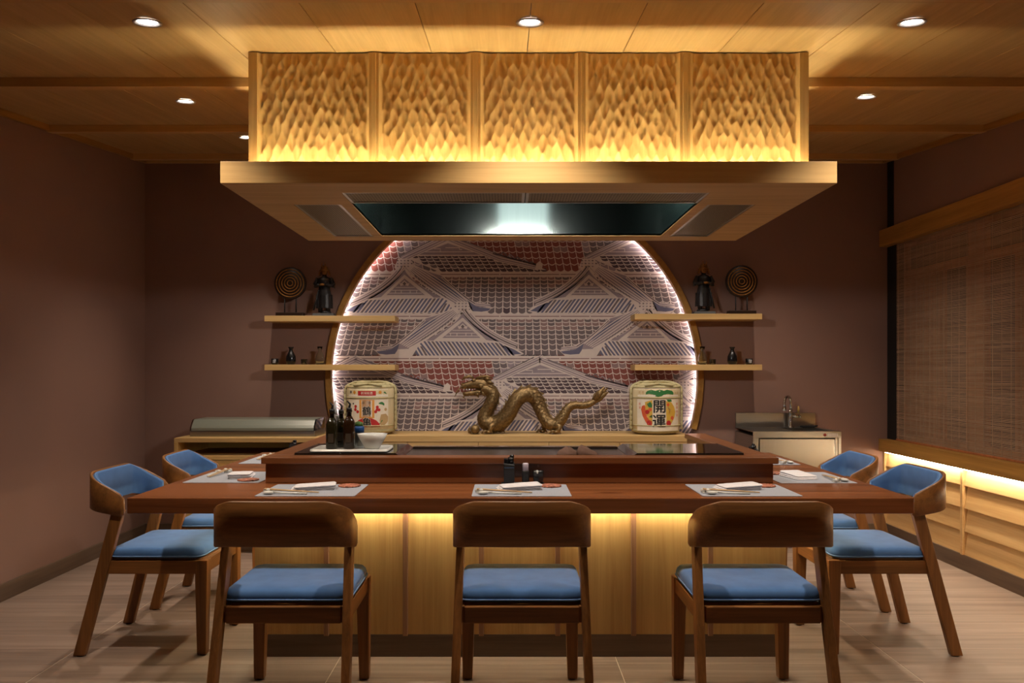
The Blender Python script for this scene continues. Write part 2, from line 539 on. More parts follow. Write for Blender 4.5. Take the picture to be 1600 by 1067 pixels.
m2 = MB(); m2.box(XL + .022, XR - .022, YB - .022, YB, ceil_z(YB) - .036, ceil_z(YB) - .002, 0.002)
struct(obj('trim_5', m2, BEAM_X))
# ------------------------------------------------------------------ recessed ceiling downlights
def downlight(x, y, power, label, angle=84, blend=1.0, colour=WARM):
    t = thing('downlight', label, 'downlight', (x, y, ceil_z(y) - .001), 0, 'recessed ceiling downlights')
    t.rotation_euler = (SLOPE, 0, 0)
    m2 = MB()
    m2.lathe([(.034, .0), (.046, -.002), (.050, -.005), (.048, -.008), (.040, -.006), (.034, -.001)], 32, cap=False)
    obj('trim_ring', m2, WHITEP, t)
    m2 = MB(); m2.lathe([(.0005, -.003), (.020, -.0035), (.034, -.0015)], 24, cap=True)
    obj('lens', m2, led('downlight lens', (1.0, 0.92, 0.84), E_LENS), t)
    ld = bpy.data.lights.new('downlight_lamp', 'SPOT')
    ld.energy = power; ld.color = colour; ld.spot_size = radians(angle); ld.spot_blend = blend; ld.shadow_soft_size = .03
    lo = bpy.data.objects.new('downlight_lamp', ld); COL.objects.link(lo)
    lo.parent = t; lo.location = (0, 0, -.03); lo.rotation_euler = (-SLOPE, 0, 0)
    return t
downlight(-1.276, 2.947, P_SPOT_FRONT, 'round white downlight in front of the hood, nearest the plain wall', 104)
downlight(0.079, 2.947, P_SPOT_FRONT, 'round white downlight in front of the hood at its middle', 104)
downlight(1.433, 2.947, P_SPOT_FRONT, 'round white downlight in front of the hood, nearest the window', 104)
downlight(-1.637, 4.232, P_SPOT_SIDE, 'round white downlight above the side chairs by the plain wall')
downlight(1.78, 4.13, P_SPOT_SIDE, 'round white downlight above the side chairs by the window')
downlight(-1.66, 5.29, P_SPOT_BACK, 'half hidden downlight near back wall above the display case', 100)
downlight(1.80, 5.29, P_SPOT_BACK, 'hidden downlight near back wall above the steel sink', 100)
downlight(-.78, 5.29, P_SPOT_MURAL, 'downlight behind the hood above the red mound sake barrel', 100, colour=(1, .88, .78))
downlight(.079, 5.29, P_SPOT_MURAL, 'downlight behind the hood above the bronze dragon', 100, colour=(1, .88, .78))
downlight(.94, 5.29, P_SPOT_MURAL, 'downlight behind the hood above the green pine sake barrel', 100, colour=(1, .88, .78))

# ------------------------------------------------------------------ extractor hood
HX0, HX1, HY0, HY1, HZ0, HZ1 = -1.1225, 1.2875, 3.25, 4.70, 1.966, 2.051
BX0, BX1, BY0, BY1 = -1.038, 1.207, 3.332, 4.618
OX0, OX1, OY0, OY1 = -.685, .835, 3.65, 4.53
hc = ((HX0 + HX1) / 2, (HY0 + HY1) / 2, HZ0)
hood = thing('extractor_hood', 'big wood clad extractor hood with carved panels hanging above the griddle', 'hood', hc)
def H(x0, x1, y0, y1, z0, z1): return (x0 - hc[0], x1 - hc[0], y0 - hc[1], y1 - hc[1], z0 - hc[2], z1 - hc[2])
m2 = MB()                                                      # flat canopy: fascia frame and underside with openings
m2.box(*H(HX0, HX1, HY0, HY0 + .012, HZ0, HZ1), 0.0015)
m2.box(*H(HX0, HX1, HY1 - .012, HY1, HZ0, HZ1), 0.0015)
m2.box(*H(HX0, HX0 + .012, HY0 + .012, HY1 - .012, HZ0, HZ1))
m2.box(*H(HX1 - .012, HX1, HY0 + .012, HY1 - .012, HZ0, HZ1))
obj('fascia', m2, MAPLE_X, hood)
m2 = MB()
m2.box(*H(HX0 + .012, HX1 - .012, HY0 + .012, 3.43, HZ0, HZ0 + .012))
m2.box(*H(HX0 + .012, HX1 - .012, OY1 + .03, HY1 - .012, HZ0, HZ0 + .012))
m2.box(*H(HX0 + .012, -.945, 3.43, OY1 + .03, HZ0, HZ0 + .012))
m2.box(*H(1.095, HX1 - .012, 3.43, OY1 + .03, HZ0, HZ0 + .012))
m2.box(*H(-.735, OX0, 3.43, OY1 + .03, HZ0, HZ0 + .012))
m2.box(*H(OX1, .885, 3.43, OY1 + .03, HZ0, HZ0 + .012))
m2.box(*H(-.945, -.735, 3.43, 3.675, HZ0, HZ0 + .012))
m2.box(*H(.885, 1.095, 3.43, 3.675, HZ0, HZ0 + .012))
m2.box(*H(OX0, OX1, OY1, OY1 + .03, HZ0, HZ0 + .012))
obj('underside', m2, MAPLE_X, hood)
def filt(x0, x1, y0, y1):
    m2 = MB(); m2.box(*H(x0, x1, y0, y1, HZ0 + .004, HZ0 + .010))
    f = obj('filter', m2, PERF, hood)
    m2 = MB(); b = .012
    m2.box(*H(x0, x1, y0, y0 + b, HZ0 + .001, HZ0 + .008)); m2.box(*H(x0, x1, y1 - b, y1, HZ0 + .001, HZ0 + .008))
    m2.box(*H(x0, x0 + b, y0 + b, y1 - b, HZ0 + .001, HZ0 + .008)); m2.box(*H(x1 - b, x1, y0 + b, y1 - b, HZ0 + .001, HZ0 + .008))
    obj('filter_frame', m2, STEEL, f)
    m2 = MB()
    nx = max(3, int((x1 - x0) / .013)); ny = max(3, int((y1 - y0) / .013))
    for i in range(nx):
        for j in range(ny):
            cx = x0 + .02 + (x1 - x0 - .04) * (i + .5) / nx - hc[0]; cy = y0 + .02 + (y1 - y0 - .04) * (j + .5) / ny - hc[1]
            m2.poly([(cx + .0032 * cos(a * pi / 3), cy + .0032 * sin(a * pi / 3), .0036) for a in range(5, -1, -1)])
    o = obj('perforations', m2, PERFH, f); o['kind'] = 'stuff'
filt(-.944, -.736, 3.676, 4.555); filt(.886, 1.094, 3.676, 4.555)
filt(-.684, .073, 3.432, 3.648); filt(.077, .834, 3.432, 3.648)
m2 = MB()                                                      # steel lined cavity (open below)
t = .004
m2.box(*H(OX0 - t, OX0, OY0, OY1, HZ0 + .002, 2.45)); m2.box(*H(OX1, OX1 + t, OY0, OY1, HZ0 + .002, 2.45))
m2.box(*H(OX0 - t, OX1 + t, OY0 - t, OY0, HZ0 + .002, 2.45)); m2.box(*H(OX0 - t, OX1 + t, OY1, OY1 + t, HZ0 + .002, 2.45))
m2.box(*H(OX0 - t, OX1 + t, OY0 - t, OY1 + t, 2.45, 2.46))
obj('steel_lining', m2, HOODSTEEL, hood)
m2 = MB(); m2.box(*H(-.075, .275, OY0 + .003, OY0 + .06, 2.08, 2.40), 0.004)
lamp = obj('hood_lamp', m2, STEEL, hood)
m2 = MB(); m2.box(*H(-.06, .26, OY0 + .0605, OY0 + .066, 2.10, 2.38))
obj('lamp_lens', m2, led('hood lamp lens', (0.86, 1.0, 0.97), E_HOOD_LAMP), lamp)
m2 = MB(); m2.box(*H(-.12, .32, OY0 + .003, OY0 + .030, 2.000, 2.095), 0.003); bar = obj('added_fill_bar', m2, STEEL, hood)  # added bar, hidden behind the front lip, as fill for the back wall
ld = bpy.data.lights.new('added_fill_light', 'AREA'); ld.shape = 'RECTANGLE'; ld.size = .36; ld.size_y = .085
ld.energy = P_HOOD_FILL; ld.color = (1.0, .92, .84)
lo = bpy.data.objects.new('added_fill_light', ld); COL.objects.link(lo)
lo.parent = bar; lo.location = (.075 - hc[0], OY0 + .056 - hc[1], 2.040 - HZ0); lo.rotation_euler = (radians(60), 0, 0)
m2 = MB()                                                      # cove floor between fascia and box
m2.box(*H(HX0 + .012, HX1 - .012, HY0 + .012, BY0 + .01, HZ0 + .0125, HZ0 + .020))
m2.box(*H(HX0 + .012, HX1 - .012, BY1 - .01, HY1 - .012, HZ0 + .0125, HZ0 + .020))
m2.box(*H(HX0 + .012, BX0 + .01, BY0 + .01, BY1 - .01, HZ0 + .0125, HZ0 + .020))
m2.box(*H(BX1 - .01, HX1 - .012, BY0 + .01, BY1 - .01, HZ0 + .0125, HZ0 + .020))
obj('cove_tray', m2, MAPLE_X, hood)
hl = led('hood cove led', AMBER, E_HOOD_COVE)
for (a, b, c, d) in ((BX0, BX1, 3.290, 3.300), (HX0 + .020, HX0 + .030, BY0, BY1), (HX1 - .030, HX1 - .020, BY0, BY1)):
    m2 = MB(); m2.box(*H(a, b, c, d, HZ0 + .021, HZ0 + .026)); obj('led_tape', m2, hl, hood)
# clad box rising to the ceiling: backing boards, posts, battens, carved panels
m2 = MB()
def zc(y): return ceil_z(y) - .003 - HZ0
m2.hull([(BX0 + .02 - hc[0], BY0 + .02 - hc[1], .021), (BX1 - .02 - hc[0], BY0 + .02 - hc[1], .021), (BX1 - .02 - hc[0], BY0 + .028 - hc[1], .021), (BX0 + .02 - hc[0], BY0 + .028 - hc[1], .021)],
        [(BX0 + .02 - hc[0], BY0 + .02 - hc[1], zc(BY0)), (BX1 - .02 - hc[0], BY0 + .02 - hc[1], zc(BY0)), (BX1 - .02 - hc[0], BY0 + .028 - hc[1], zc(BY0)), (BX0 + .02 - hc[0], BY0 + .028 - hc[1], zc(BY0))])
for xx in (BX0 + .02, BX1 - .028):
    m2.hull([(xx - hc[0], BY0 + .028 - hc[1], .021), (xx + .008 - hc[0], BY0 + .028 - hc[1], .021), (xx + .008 - hc[0], BY1 - hc[1], .021), (xx - hc[0], BY1 - hc[1], .021)],
            [(xx - hc[0], BY0 + .028 - hc[1], zc(BY0)), (xx + .008 - hc[0], BY0 + .028 - hc[1], zc(BY0)), (xx + .008 - hc[0], BY1 - hc[1], zc(BY1)), (xx - hc[0], BY1 - hc[1], zc(BY1))])
m2.box(BX0 - hc[0], BX1 - hc[0], BY1 - .01 - hc[1], BY1 - hc[1], .021, zc(BY1 - .01))
obj('backing_board', m2, MAPLE_Z, hood)
edges = [BX0, -1.002, -.556, -.515, -.149, -.107, .281, .314, .690, .734, 1.171, BX1]
for i in range(0, 12, 2):
    m2 = MB(); xa, xb = edges[i], edges[i + 1]
    m2.box(xa - hc[0], xb - hc[0], BY0 - hc[1], BY0 + .03 - hc[1], .021, zc(BY0 + .0), 0.002)
    if 0 < i < 10: m2.box(xa + .012 - hc[0], xb - .012 - hc[0], BY0 - .005 - hc[1], BY0 + .01 - hc[1], .021, zc(BY0 - .005), 0.002)
    obj('post', m2, MAPLE_Z, hood)
def carved(w, h, seed):
    """hand gouged panel: overlapping hollow scoops, ridges between them"""
    rr = np.random.RandomState(seed)
    nx, nz = int(w / .0034), int(h / .0034)
    X, Z = np.meshgrid(np.linspace(0, w, nx), np.linspace(0, h, nz), indexing='ij')
    best = np.full(X.shape, 1e9)
    px, pz = .038, .076
    j = 0; z = -.02
    while z < h + .05:
        x = -.02 + (px / 2 if j % 2 else 0)
        while x < w + .03:
            sx, sz = x + rr.uniform(-.006, .006), z + rr.uniform(-.009, .009)
            a, b, th = rr.uniform(.0185, .0225), rr.uniform(.040, .050), rr.uniform(-.16, .16)
            dx, dz = X - sx, Z - sz
            u = dx * cos(th) + dz * sin(th); v = -dx * sin(th) + dz * cos(th)
            hgt = (u / a) ** 2 + (v / b) ** 2 + rr.uniform(-.06, .06)
            best = np.minimum(best, hgt)
            x += px
        z += pz * .62; j += 1
    D = .014 * np.clip(1 - .60 * best, 0, 1.0)                # depth of the hollow, 0 at ridges
    edge = np.minimum(np.minimum(X, w - X), 1) / .012
    D *= np.clip(edge, 0, 1)
    verts = np.stack([X, D, Z], -1).reshape(-1, 3)
    idx = np.arange(nx * nz).reshape(nx, nz)
    q = np.stack([idx[:-1, :-1], idx[1:, :-1], idx[1:, 1:], idx[:-1, 1:]], -1).reshape(-1, 4)
    me = bpy.data.meshes.new('carved_panel')
    me.from_pydata(verts.tolist(), [], q.tolist())
    me.polygons.foreach_set('use_smooth', [True] * len(q))
    me.materials.append(MAPLE_Z)
    return me
for i in range(1, 11, 2):
    xa, xb = edges[i], edges[i + 1]
    o = inst('carved_panel', carved(xb - xa, zc(BY0 + .004) - .021, 10 + i), hood, (xa - hc[0], BY0 + .005 - hc[1], .021))
ys = [BY0 + .03, BY0 + .44, BY0 + .86, BY1]
for side in (0, 1):
    for k in range(3):
        me = carved(ys[k + 1] - ys[k] - .04, zc(ys[k]) - .021, 40 + k)
        if side == 0: inst('carved_panel', me, hood, (BX0 + .005 - hc[0], ys[k + 1] - .04 - hc[1], .021), (0, 0, -pi / 2))
        else: inst('carved_panel', me, hood, (BX1 - .005 - hc[0], ys[k] - hc[1], .021), (0, 0, pi / 2))
        m2 = MB(); xx = BX0 if side == 0 else BX1 - .02
        m2.box(xx - hc[0], xx + .02 - hc[0], ys[k + 1] - .04 - hc[1], ys[k + 1] - hc[1], .021, zc(ys[k + 1] - .04), 0.002); obj('post', m2, MAPLE_Z, hood)

# ------------------------------------------------------------------ round mural niche
DM = 6.285                                                     # mural plane
KM = DM / 1300
BG = plain('mural cream', (206, 192, 184), 0.8, var=0.03)
MC = [BG, plain('mural brown', (108, 96, 98), 0.8, var=.08), plain('mural red', (128, 70, 62), 0.8, var=.08),
      plain('mural slate blue', (100, 98, 120), 0.8, var=.06), plain('mural mauve grey', (146, 132, 138), 0.8, var=.05),
      plain('mural dark brown', (78, 62, 68), 0.8, var=.06), plain('mural rose', (138, 112, 110), 0.8, var=.06)]
CREAM, BROWN, RED, BLUE, GREY, DARK, ROSE = range(7)
mural = thing('wall_mural', 'mural of layered tiled rooftops in cream, mauve and red lines inside the round opening', 'mural', (CX, DM, 0))
m2 = MB(); m2.box(-1.42, 1.42, .002, .012, .0, 2.62); obj('backing_sheet', m2, BG, mural)
mp = MB()
LAY = 1
def P(x, y, lay): return ((x - 793) * KM - CX, -.0002 - lay * .00012, EYE - (y - 578) * KM)
def fill(pts, c, lay):
    try: mp.poly([P(x, y, lay) for x, y in pts], c)
    except ValueError: pass
def inside(x, y): 
    dx = (x - 793) * KM - CX; dz = EYE - (y - 578) * KM - CZ
    return dx * dx + dz * dz < (CR + .05) ** 2 and EYE - (y - 578) * KM > .70
def line(pts, w, c, lay):
    n = len(pts)
    L, R = [], []
    for i, (x, y) in enumerate(pts):
        a = pts[max(i - 1, 0)]; b = pts[min(i + 1, n - 1)]
        dx, dy = b[0] - a[0], b[1] - a[1]; l = sqrt(dx * dx + dy * dy) or 1
        nx, ny = -dy / l * w / 2, dx / l * w / 2
        L.append((x + nx, y + ny)); R.append((x - nx, y - ny))
    for i in range(n - 1):
        fill([L[i], R[i], R[i + 1], L[i + 1]], c, lay)
def bez(p0, p1, p2, n=10):
    return [((1 - t) ** 2 * p0[0] + 2 * t * (1 - t) * p1[0] + t * t * p2[0], (1 - t) ** 2 * p0[1] + 2 * t * (1 - t) * p1[1] + t * t * p2[1]) for t in [i / n for i in range(n + 1)]]
rm = random.Random(5)
def tiles(x0, x1, y0, y1, rows, colour, lay, w=11.2, skew=0.0, sub=None):
    hs = [1.0 + .11 * r for r in range(rows)]; s = sum(hs); y = y0
    for r in range(rows):
        h = hs[r] / s * (y1 - y0)
        yb = y + h; sc = h * .26
        n0 = int((x0) // w) - 1
        x = n0 * w
        while x < x1 + w:
            sk = skew or .0010 * (x - 800)
            xc = x + w / 2 + sk * ((y + h / 2) - y0)
            if x0 <= xc <= x1 and inside(xc, y) and (sub is None or sub(xc, y + h / 2)):
                xl = xc - w / 2 + .55; xr = xc + w / 2 - .55
                k = sk * h
                top = [(xl + (xr - xl) * t, y + .65 - sc * .7 + sc * 4 * t * (1 - t)) for t in (0, .25, .5, .75, 1)]
                bot = [(xl + k + (xr - xl) * t, yb - .65 - sc * .7 + sc * 4 * t * (1 - t)) for t in (1, .75, .5, .25, 0)]
                fill(top + bot, colour(xc, r / rows), lay)
            x += w
        y = yb
def unit(ox, oy):
    S = lambda pts: [(x + ox, y + oy) for x, y in pts]
    # wide low gable (apex 700,374)
    T = S([(636, 404), (652, 399), (760, 399), (850, 421), (850, 425), (688, 425)])
    fill(T, CREAM, 3)
    def intrap(x, y):
        x -= ox; y -= oy
        return x > 640 + (y - 400) * 1.9 and x < 768 + (y - 399) * 3.6
    tiles(636 + ox, 856 + ox, 399.5 + oy, 425 + oy, 5, lambda x, t: DARK if rm.random() < .8 else BROWN, 4, 10.5, .55, intrap)
    fill(S([(700, 372), (624, 406), (650, 400), (764, 400), (780, 406)]), CREAM, 5)
    fill(S([(700, 380), (652, 398), (752, 398)]), GREY, 6)
    line(S([(664, 393.5), (740, 393.5)]), 1.3, CREAM, 7)
    line(S([(678, 388.5), (688, 388.5), (688, 393)]), 1.2, CREAM, 7); line(S([(696, 387), (718, 387)]), 1.3, CREAM, 7)
    line(S([(718, 387), (718, 390), (722, 390)]), 1.2, CREAM, 7)
    for k, (w, c) in enumerate(((10.5, CREAM), (8.0, GREY), (5.0, CREAM), (2.6, GREY))):
        line(S([(702, 370), (628, 404.5)]), w, c, 8 + k * .5)
        line(S([(698, 371), (780, 404), (842, 418)]), w * .95, c, 8 + k * .5)
    line(S([(690, 368), (626, 400)]), 1.5, BROWN, 10); line(S([(712, 372), (790, 401), (838, 413)]), 1.6, BROWN, 10)
    line(S([(770, 396), (838, 414.5)]), 1.6, DARK, 10)
    for q in range(5): line(S([(782 + q * 11, 398 + q * 3.6), (786 + q * 11, 394 + q * 3.6), (792 + q * 11, 399 + q * 3.6)]), 2.2, GREY if q % 2 else BROWN, 10)
    fill(S([(836, 421), (838, 412), (843, 408), (848, 412), (847, 419), (854, 422)]), CREAM, 11)
    # eave under it
def eave(y, oy, c2):
    fill([(500, y + oy), (1110, y + oy), (1110, y + oy + 8.2), (500, y + oy + 8.2)], CREAM, 5)
    for (xa) in range(500, 1110, 47):
        line([(xa, y + oy + 4.2), (xa + 45, y + oy + 4.2)], 1.5, c2, 6)
def tall(ox, oy, mir=False):
    """steep gable, apex 632,421, big hip falling to one side"""
    S = (lambda pts: [(632 - (x - 632) + ox, y + oy) for x, y in pts]) if mir else (lambda pts: [(x + ox, y + oy) for x, y in pts])
    # rafters: slanted blue and cream stripes
    fill(S([(560, 469), (600, 464), (690, 464), (712, 470), (700, 489), (550, 490), (536, 486)]), CREAM, 8)
    for k in range(27):
        xb = 538 + k * 6.2
        top = 468.5 - (2.5 if 590 < xb < 680 else 0)
        if 548 < xb: fill(S([(xb, 488.5), (xb + 3.6, 488.5), (xb + 19.6, top), (xb + 16.0, top)]) if xb < 686 else S([(xb, 488.5), (xb + 3.6, 488.5), (xb + 12, 474), (xb + 9, 474)]), BLUE if k % 4 else BROWN, 9)
    fill(S([(540, 486), (562, 473), (572, 473), (556, 487)]), BLUE, 9)
    for k in range(12): fill(S([(600 + k * 6, 464.5), (603.6 + k * 6, 464.5), (603.6 + k * 6, 467), (600 + k * 6, 467)]), BLUE, 10)
    # gable field
    A = bez((629, 416), (606, 452), (548, 474), 12); B = bez((635, 416), (655, 448), (716, 478), 12)
    fill(S([(632, 416), (648, 440), (690, 466), (560, 468), (600, 448), (618, 436)]), CREAM, 11)
    fill(S([(632, 421)] + bez((632, 421), (640, 440), (690, 465), 8) + [(676, 465), (632, 431), (596, 464), (582, 466)] + bez((572, 467), (612, 448), (632, 421), 8)), GREY, 12)
    line(S([(632, 430), (596, 464.5)]), 1.6, CREAM, 13); line(S([(632, 430), (677, 465.5)]), 1.6, CREAM, 13)
    fill(S([(632, 435), (604, 461), (664, 461)]), GREY, 13)
    for yy, a in ((449, 14), (453.5, 19.5), (458, 25)):
        line(S([(632 - a, yy), (632 + a + 2, yy)]), 1.1, CREAM, 14)
    for xx in (618, 627, 641, 651): line(S([(xx, 453.5), (xx, 458)]), 1.2, CREAM, 14)
    fill(S([(632, 438), (637, 443), (640, 442), (638, 447), (632, 445), (626, 447), (624, 442), (627, 443)]), CREAM, 14)
    fill(S([(632, 440), (635, 443.5), (632, 446), (629, 443.5)]), BROWN, 15)
    # sweeping eave to the short side
    for k, (w, c) in enumerate(((12, CREAM), (7.5, GREY), (4.6, CREAM), (2.2, BROWN))):
        line(S(A), w, c, 12 + k)
    # long hip
    up = bez((636, 412), (668, 424), (690, 430), 5) + bez((690, 430), (722, 462), (742, 473), 6) + [(766, 476)]
    lw = bez((634, 420), (664, 452), (716, 478), 9)
    fill(S(up + [(768, 480)] + lw[::-1]), GREY, 12)
    fill(S([(668, 430), (688, 435), (712, 455), (724, 468), (712, 463), (690, 446)]), BLUE, 12.5)
    for kk in range(6):                                        # parallel cream ridge lines sweeping down the hip
        f = kk / 5
        q0 = (638 + 8 * f, 421 - 7 * f); q1 = (666 + 22 * f, 451 - 17 * f); q2 = (716 + 14 * f, 477 - 7 * f)
        line(S(bez(q0, q1, q2, 10)), 1.35, CREAM, 13)
    line(S(up), 1.5, CREAM, 13.5); line(S([(x, y + 3.0) for x, y in up[5:]]), 1.1, CREAM, 13.5)
    line(S(lw), 1.5, CREAM, 13.5)
    for k in range(11):
        t = k / 11
        x, y = 648 + 50 * t, 430 + 34 * t ** .9
        line(S([(x, y), (x + 3.4, y + 3.8)]), 1.6, BROWN, 14)
    line(S(bez((692, 434), (721, 461), (742, 474), 8)), 1.0, DARK, 14)
    line(S([(744, 475), (766, 477)]), 1.5, GREY, 14)
    # blue hull shaped end and its swoosh
    fill(S([(700, 472), (732, 468), (746, 480), (770, 480), (758, 491), (712, 491)]), CREAM, 11)
    fill(S([(731, 469.5), (744, 479), (767, 482), (763, 485.5), (752, 487), (738, 486), (734, 480)]), BLUE, 15)
    line(S([(706, 480), (714, 484), (718, 489)]), 2.0, CREAM, 14)
    # ridge finial
    fill(S([(622, 404), (642, 404), (648, 416), (640, 424), (632, 416), (622, 424), (616, 418)]), CREAM, 15)
    for q in range(14):
        fx, fy = 620 + (q % 5) * 5.5, 406 + (q // 5) * 4.5
        fill(S([(fx, fy), (fx + 3, fy + .6), (fx + 2.2, fy + 2.4), (fx + .2, fy + 2)]), GREY if q % 3 else BROWN, 16)
for n in range(-1, 3):
    oy = n * 190; sh = (n % 2) * 144
    fill([(500, 364 + oy), (1110, 364 + oy), (1110, 426 + oy), (500, 426 + oy)], CREAM, 0)
    def c1(x, t, sh=sh):
        u = (x - 700 - sh + 1440) % 288
        return (RED if rm.random() < .92 else ROSE) if 30 < u < 212 else (GREY if rm.random() < .6 else BROWN)
    tiles(505, 1105, 364 + oy, 424 + oy, 7, c1, 1, 11.6, .18)
    for k in range(-2, 4): unit(k * 288 + sh, oy)
    fill([(500, 424 + oy), (1110, 424 + oy), (1110, 494 + oy), (500, 494 + oy)], CREAM, 0)
    eave(424.5, oy, ROSE)
    tiles(505, 1105, 432.5 + oy, 490 + oy, 8, lambda x, t: (BROWN if t > .3 or rm.random() < .5 else ROSE) if t < .8 else (DARK if rm.random() < .5 else BROWN), 1, 11.4, 0)
    for k in range(-2, 4): tall(k * 288 + sh, oy)
    eave(490, oy, ROSE)
    fill([(500, 494 + oy), (1110, 494 + oy), (1110, 566 + oy), (500, 566 + oy)], CREAM, 0)
    tiles(505, 1105, 498.5 + oy, 556 + oy, 8, lambda x, t: (BROWN if t > .25 or rm.random() < .5 else ROSE), 1, 11.4, 0)
    for k in range(-2, 4): tall(91 + k * 288 + sh, 67 + oy, True)
    eave(556, oy, RED if n % 2 else ROSE)
bmesh.ops.recalc_face_normals(mp.bm, faces=mp.bm.faces)
obj('roof_print', mp, MC, mural)
# ring frame and halo tape
ring = thing('ring_frame', 'slim wooden ring framing the round mural, lit from behind', 'frame', (CX, YB, CZ))
m2 = MB(); N = 144; lp = []
for k in range(N + 1):
    a = radians(-16) + k * radians(212) / N
    lp.append([(r * cos(a), yy, r * sin(a)) for (r, yy) in ((CR - .005, -.030), (CR + .036, -.030), (CR + .036, .000), (CR + .018, .004), (CR + .018, .030), (CR - .005, .030))])
m2.loops(lp, True, smooth=False); obj('rim', m2, TRIM_Y, ring)
m2 = MB(); lp = []
for k in range(N + 1):
    a = radians(-15) + k * radians(210) / N
    lp.append([(r * cos(a), yy, r * sin(a)) for (r, yy) in ((CR + .004, .034), (CR + .012, .034), (CR + .012, .038), (CR + .004, .038))])
m2.loops(lp, True, smooth=False); obj('halo_tape', m2, led('halo led', COOL, E_HALO), ring)
# ------------------------------------------------------------------ back cabinet under the mural
def bx(name, mat, parent, o, x0, x1, y0, y1, z0, z1, bev=0.002):
    m2 = MB(); m2.box(x0 - o[0], x1 - o[0], y0 - o[1], y1 - o[1], z0 - o[2], z1 - o[2], bev)
    return obj(name, m2, mat, parent)
o = (0.05, 6.0, 0)
bc = thing('back_cabinet', 'long pale wood drawer cabinet carrying the dragon and barrels', 'cabinet', o)
bx('worktop', MAPLE_X, bc, o, -1.20, 1.285, 5.80, 6.28, .735, .777)
bx('carcass', MAPLE_X, bc, o, -1.19, 1.275, 5.83, 6.215, .08, .735)
bx('plinth', KICK_X, bc, o, -1.17, 1.255, 5.87, 6.2, 0, .08)
for k in range(5):
    xa = -1.19 + k * .493
    d = bx('drawer', MAPLE_X, bc, o, xa + .002, xa + .491, 5.803, 5.83, .50, .733)
    bx('door', MAPLE_X, bc, o, xa + .002, xa + .491, 5.803, 5.83, .085, .496)

# sideboard by the plain wall with its glass case
o = (-1.765, 5.9, 0)
sb = thing('sideboard', 'pale wood sideboard with an open shelf against the back wall', 'cabinet', o)
bx('top', MAPLE_X, sb, o, -2.245, -1.284, 5.60, 6.2, .748, .778)
for xx in (-2.245, -1.309): bx('side_panel', MAPLE_Z, sb, o, xx, xx + .025, 5.60, 6.2, 0, .748)
bx('back_panel', MAPLE_X, sb, o, -2.22, -1.309, 6.17, 6.2, .08, .748)
bx('shelf', MAPLE_X, sb, o, -2.22, -1.309, 5.60, 6.17, .630, .660)
for xa, xb in ((-2.22, -1.766), (-1.763, -1.309)): bx('door', MAPLE_X, sb, o, xa, xb, 5.605, 5.623, .09, .627)
bx('plinth', KICK_X, sb, o, -2.22, -1.309, 5.66, 6.17, 0, .085)
o = (-1.755, 5.85, .7785)
dc = thing('display_case', 'low curved glass display case on the sideboard', 'display case', o)
bx('base_tray', STEEL, dc, o, -2.185, -1.325, 5.72, 6.05, .7785, .816, 0.004)
m2 = MB(); prof = [(-.125, .040), (-.125, .058), (-.112, .076), (-.082, .108), (-.066, .115), (.17, .117)]
t = .004
for (ya, za), (yb, zb) in zip(prof, prof[1:]):
    m2.hull([(-.42, ya, za), (.42, ya, za), (.42, ya + t, za - t * .3), (-.42, ya + t, za - t * .3)], [(-.42, yb, zb), (.42, yb, zb), (.42, yb + t, zb - t), (-.42, yb + t, zb - t)])
FROST = glass('greenish case glass', (160, 166, 152), 0.3, 0.5)
obj('glass_cover', m2, FROST, dc)
for xx in (-.43, .426):
    m2 = MB(); n = [(y_, z_) for y_, z_ in prof] + [(.17, .04)]
    m2.hull([(xx, a, b) for a, b in n], [(xx + .004, a, b) for a, b in n]); obj('glass_end', m2, CLEAR, dc)
bx('back_frame', STEEL, dc, o, -2.185, -1.325, 6.02, 6.05, .816, .894, 0.002)
bx('inner_tray', WHITEP, dc, o, -2.15, -1.36, 5.76, 5.98, .820, .850, 0.004)

# steel hand sink
o = (2.0, 5.98, 0)
sk = thing('sink_unit', 'stainless steel sink cabinet with splashback in the window corner', 'sink', o)
SX0, SX1, SY0, SY1, ST = 1.697, 2.308, 5.755, 6.2, .811
bx('side_panel', STEEL, sk, o, SX0, SX0 + .02, SY0, SY1, .0, ST - .03)
bx('side_panel', STEEL, sk, o, SX1 - .02, SX1, SY0, SY1, .0, ST - .03)
bx('back_panel', STEEL, sk, o, SX0 + .02, SX1 - .02, SY1 - .02, SY1, .05, ST - .03)
bx('front_frame', STEEL, sk, o, SX0 + .02, SX1 - .02, SY0 + .003, SY0 + .02, .05, .12)
dr = bx('door', STEELX, sk, o, SX0 + .046, SX1 - .046, SY0 - .004, SY0 + .014, .125, .760, 0.003)
bx('stile', STEEL, sk, o, SX0 + .02, SX0 + .042, SY0 + .003, SY0 + .02, .12, ST - .045)
bx('stile', STEEL, sk, o, SX1 - .042, SX1 - .02, SY0 + .003, SY0 + .02, .12, ST - .045)
m2 = MB()
for (a, b, c, d) in ((SX0, 2.0, SY0, SY1), (2.0, 2.26, SY0, 5.83), (2.0, 2.26, 6.10, SY1), (2.26, SX1, SY0, SY1)):
    m2.box(a - o[0], b - o[0], c - o[1], d - o[1], ST - .005, ST)
m2.box(SX0 - o[0], SX1 - o[0], SY0 - .002 - o[1], SY0 + .003 - o[1], ST - .045, ST, 0.001)
obj('worktop', m2, STEEL, sk)
m2 = MB()
for (a, b, c, d, e, f) in ((1.996, 2.0, 5.83, 6.10, ST - .16, ST - .005), (2.26, 2.264, 5.83, 6.10, ST - .16, ST - .005), (1.996, 2.264, 5.826, 5.83, ST - .16, ST - .005), (1.996, 2.264, 6.10, 6.104, ST - .16, ST - .005), (1.996, 2.264, 5.826, 6.104, ST - .165, ST - .16)):
    m2.box(a - o[0], b - o[0], c - o[1], d - o[1], e, f)
obj('basin', m2, STEEL, sk)
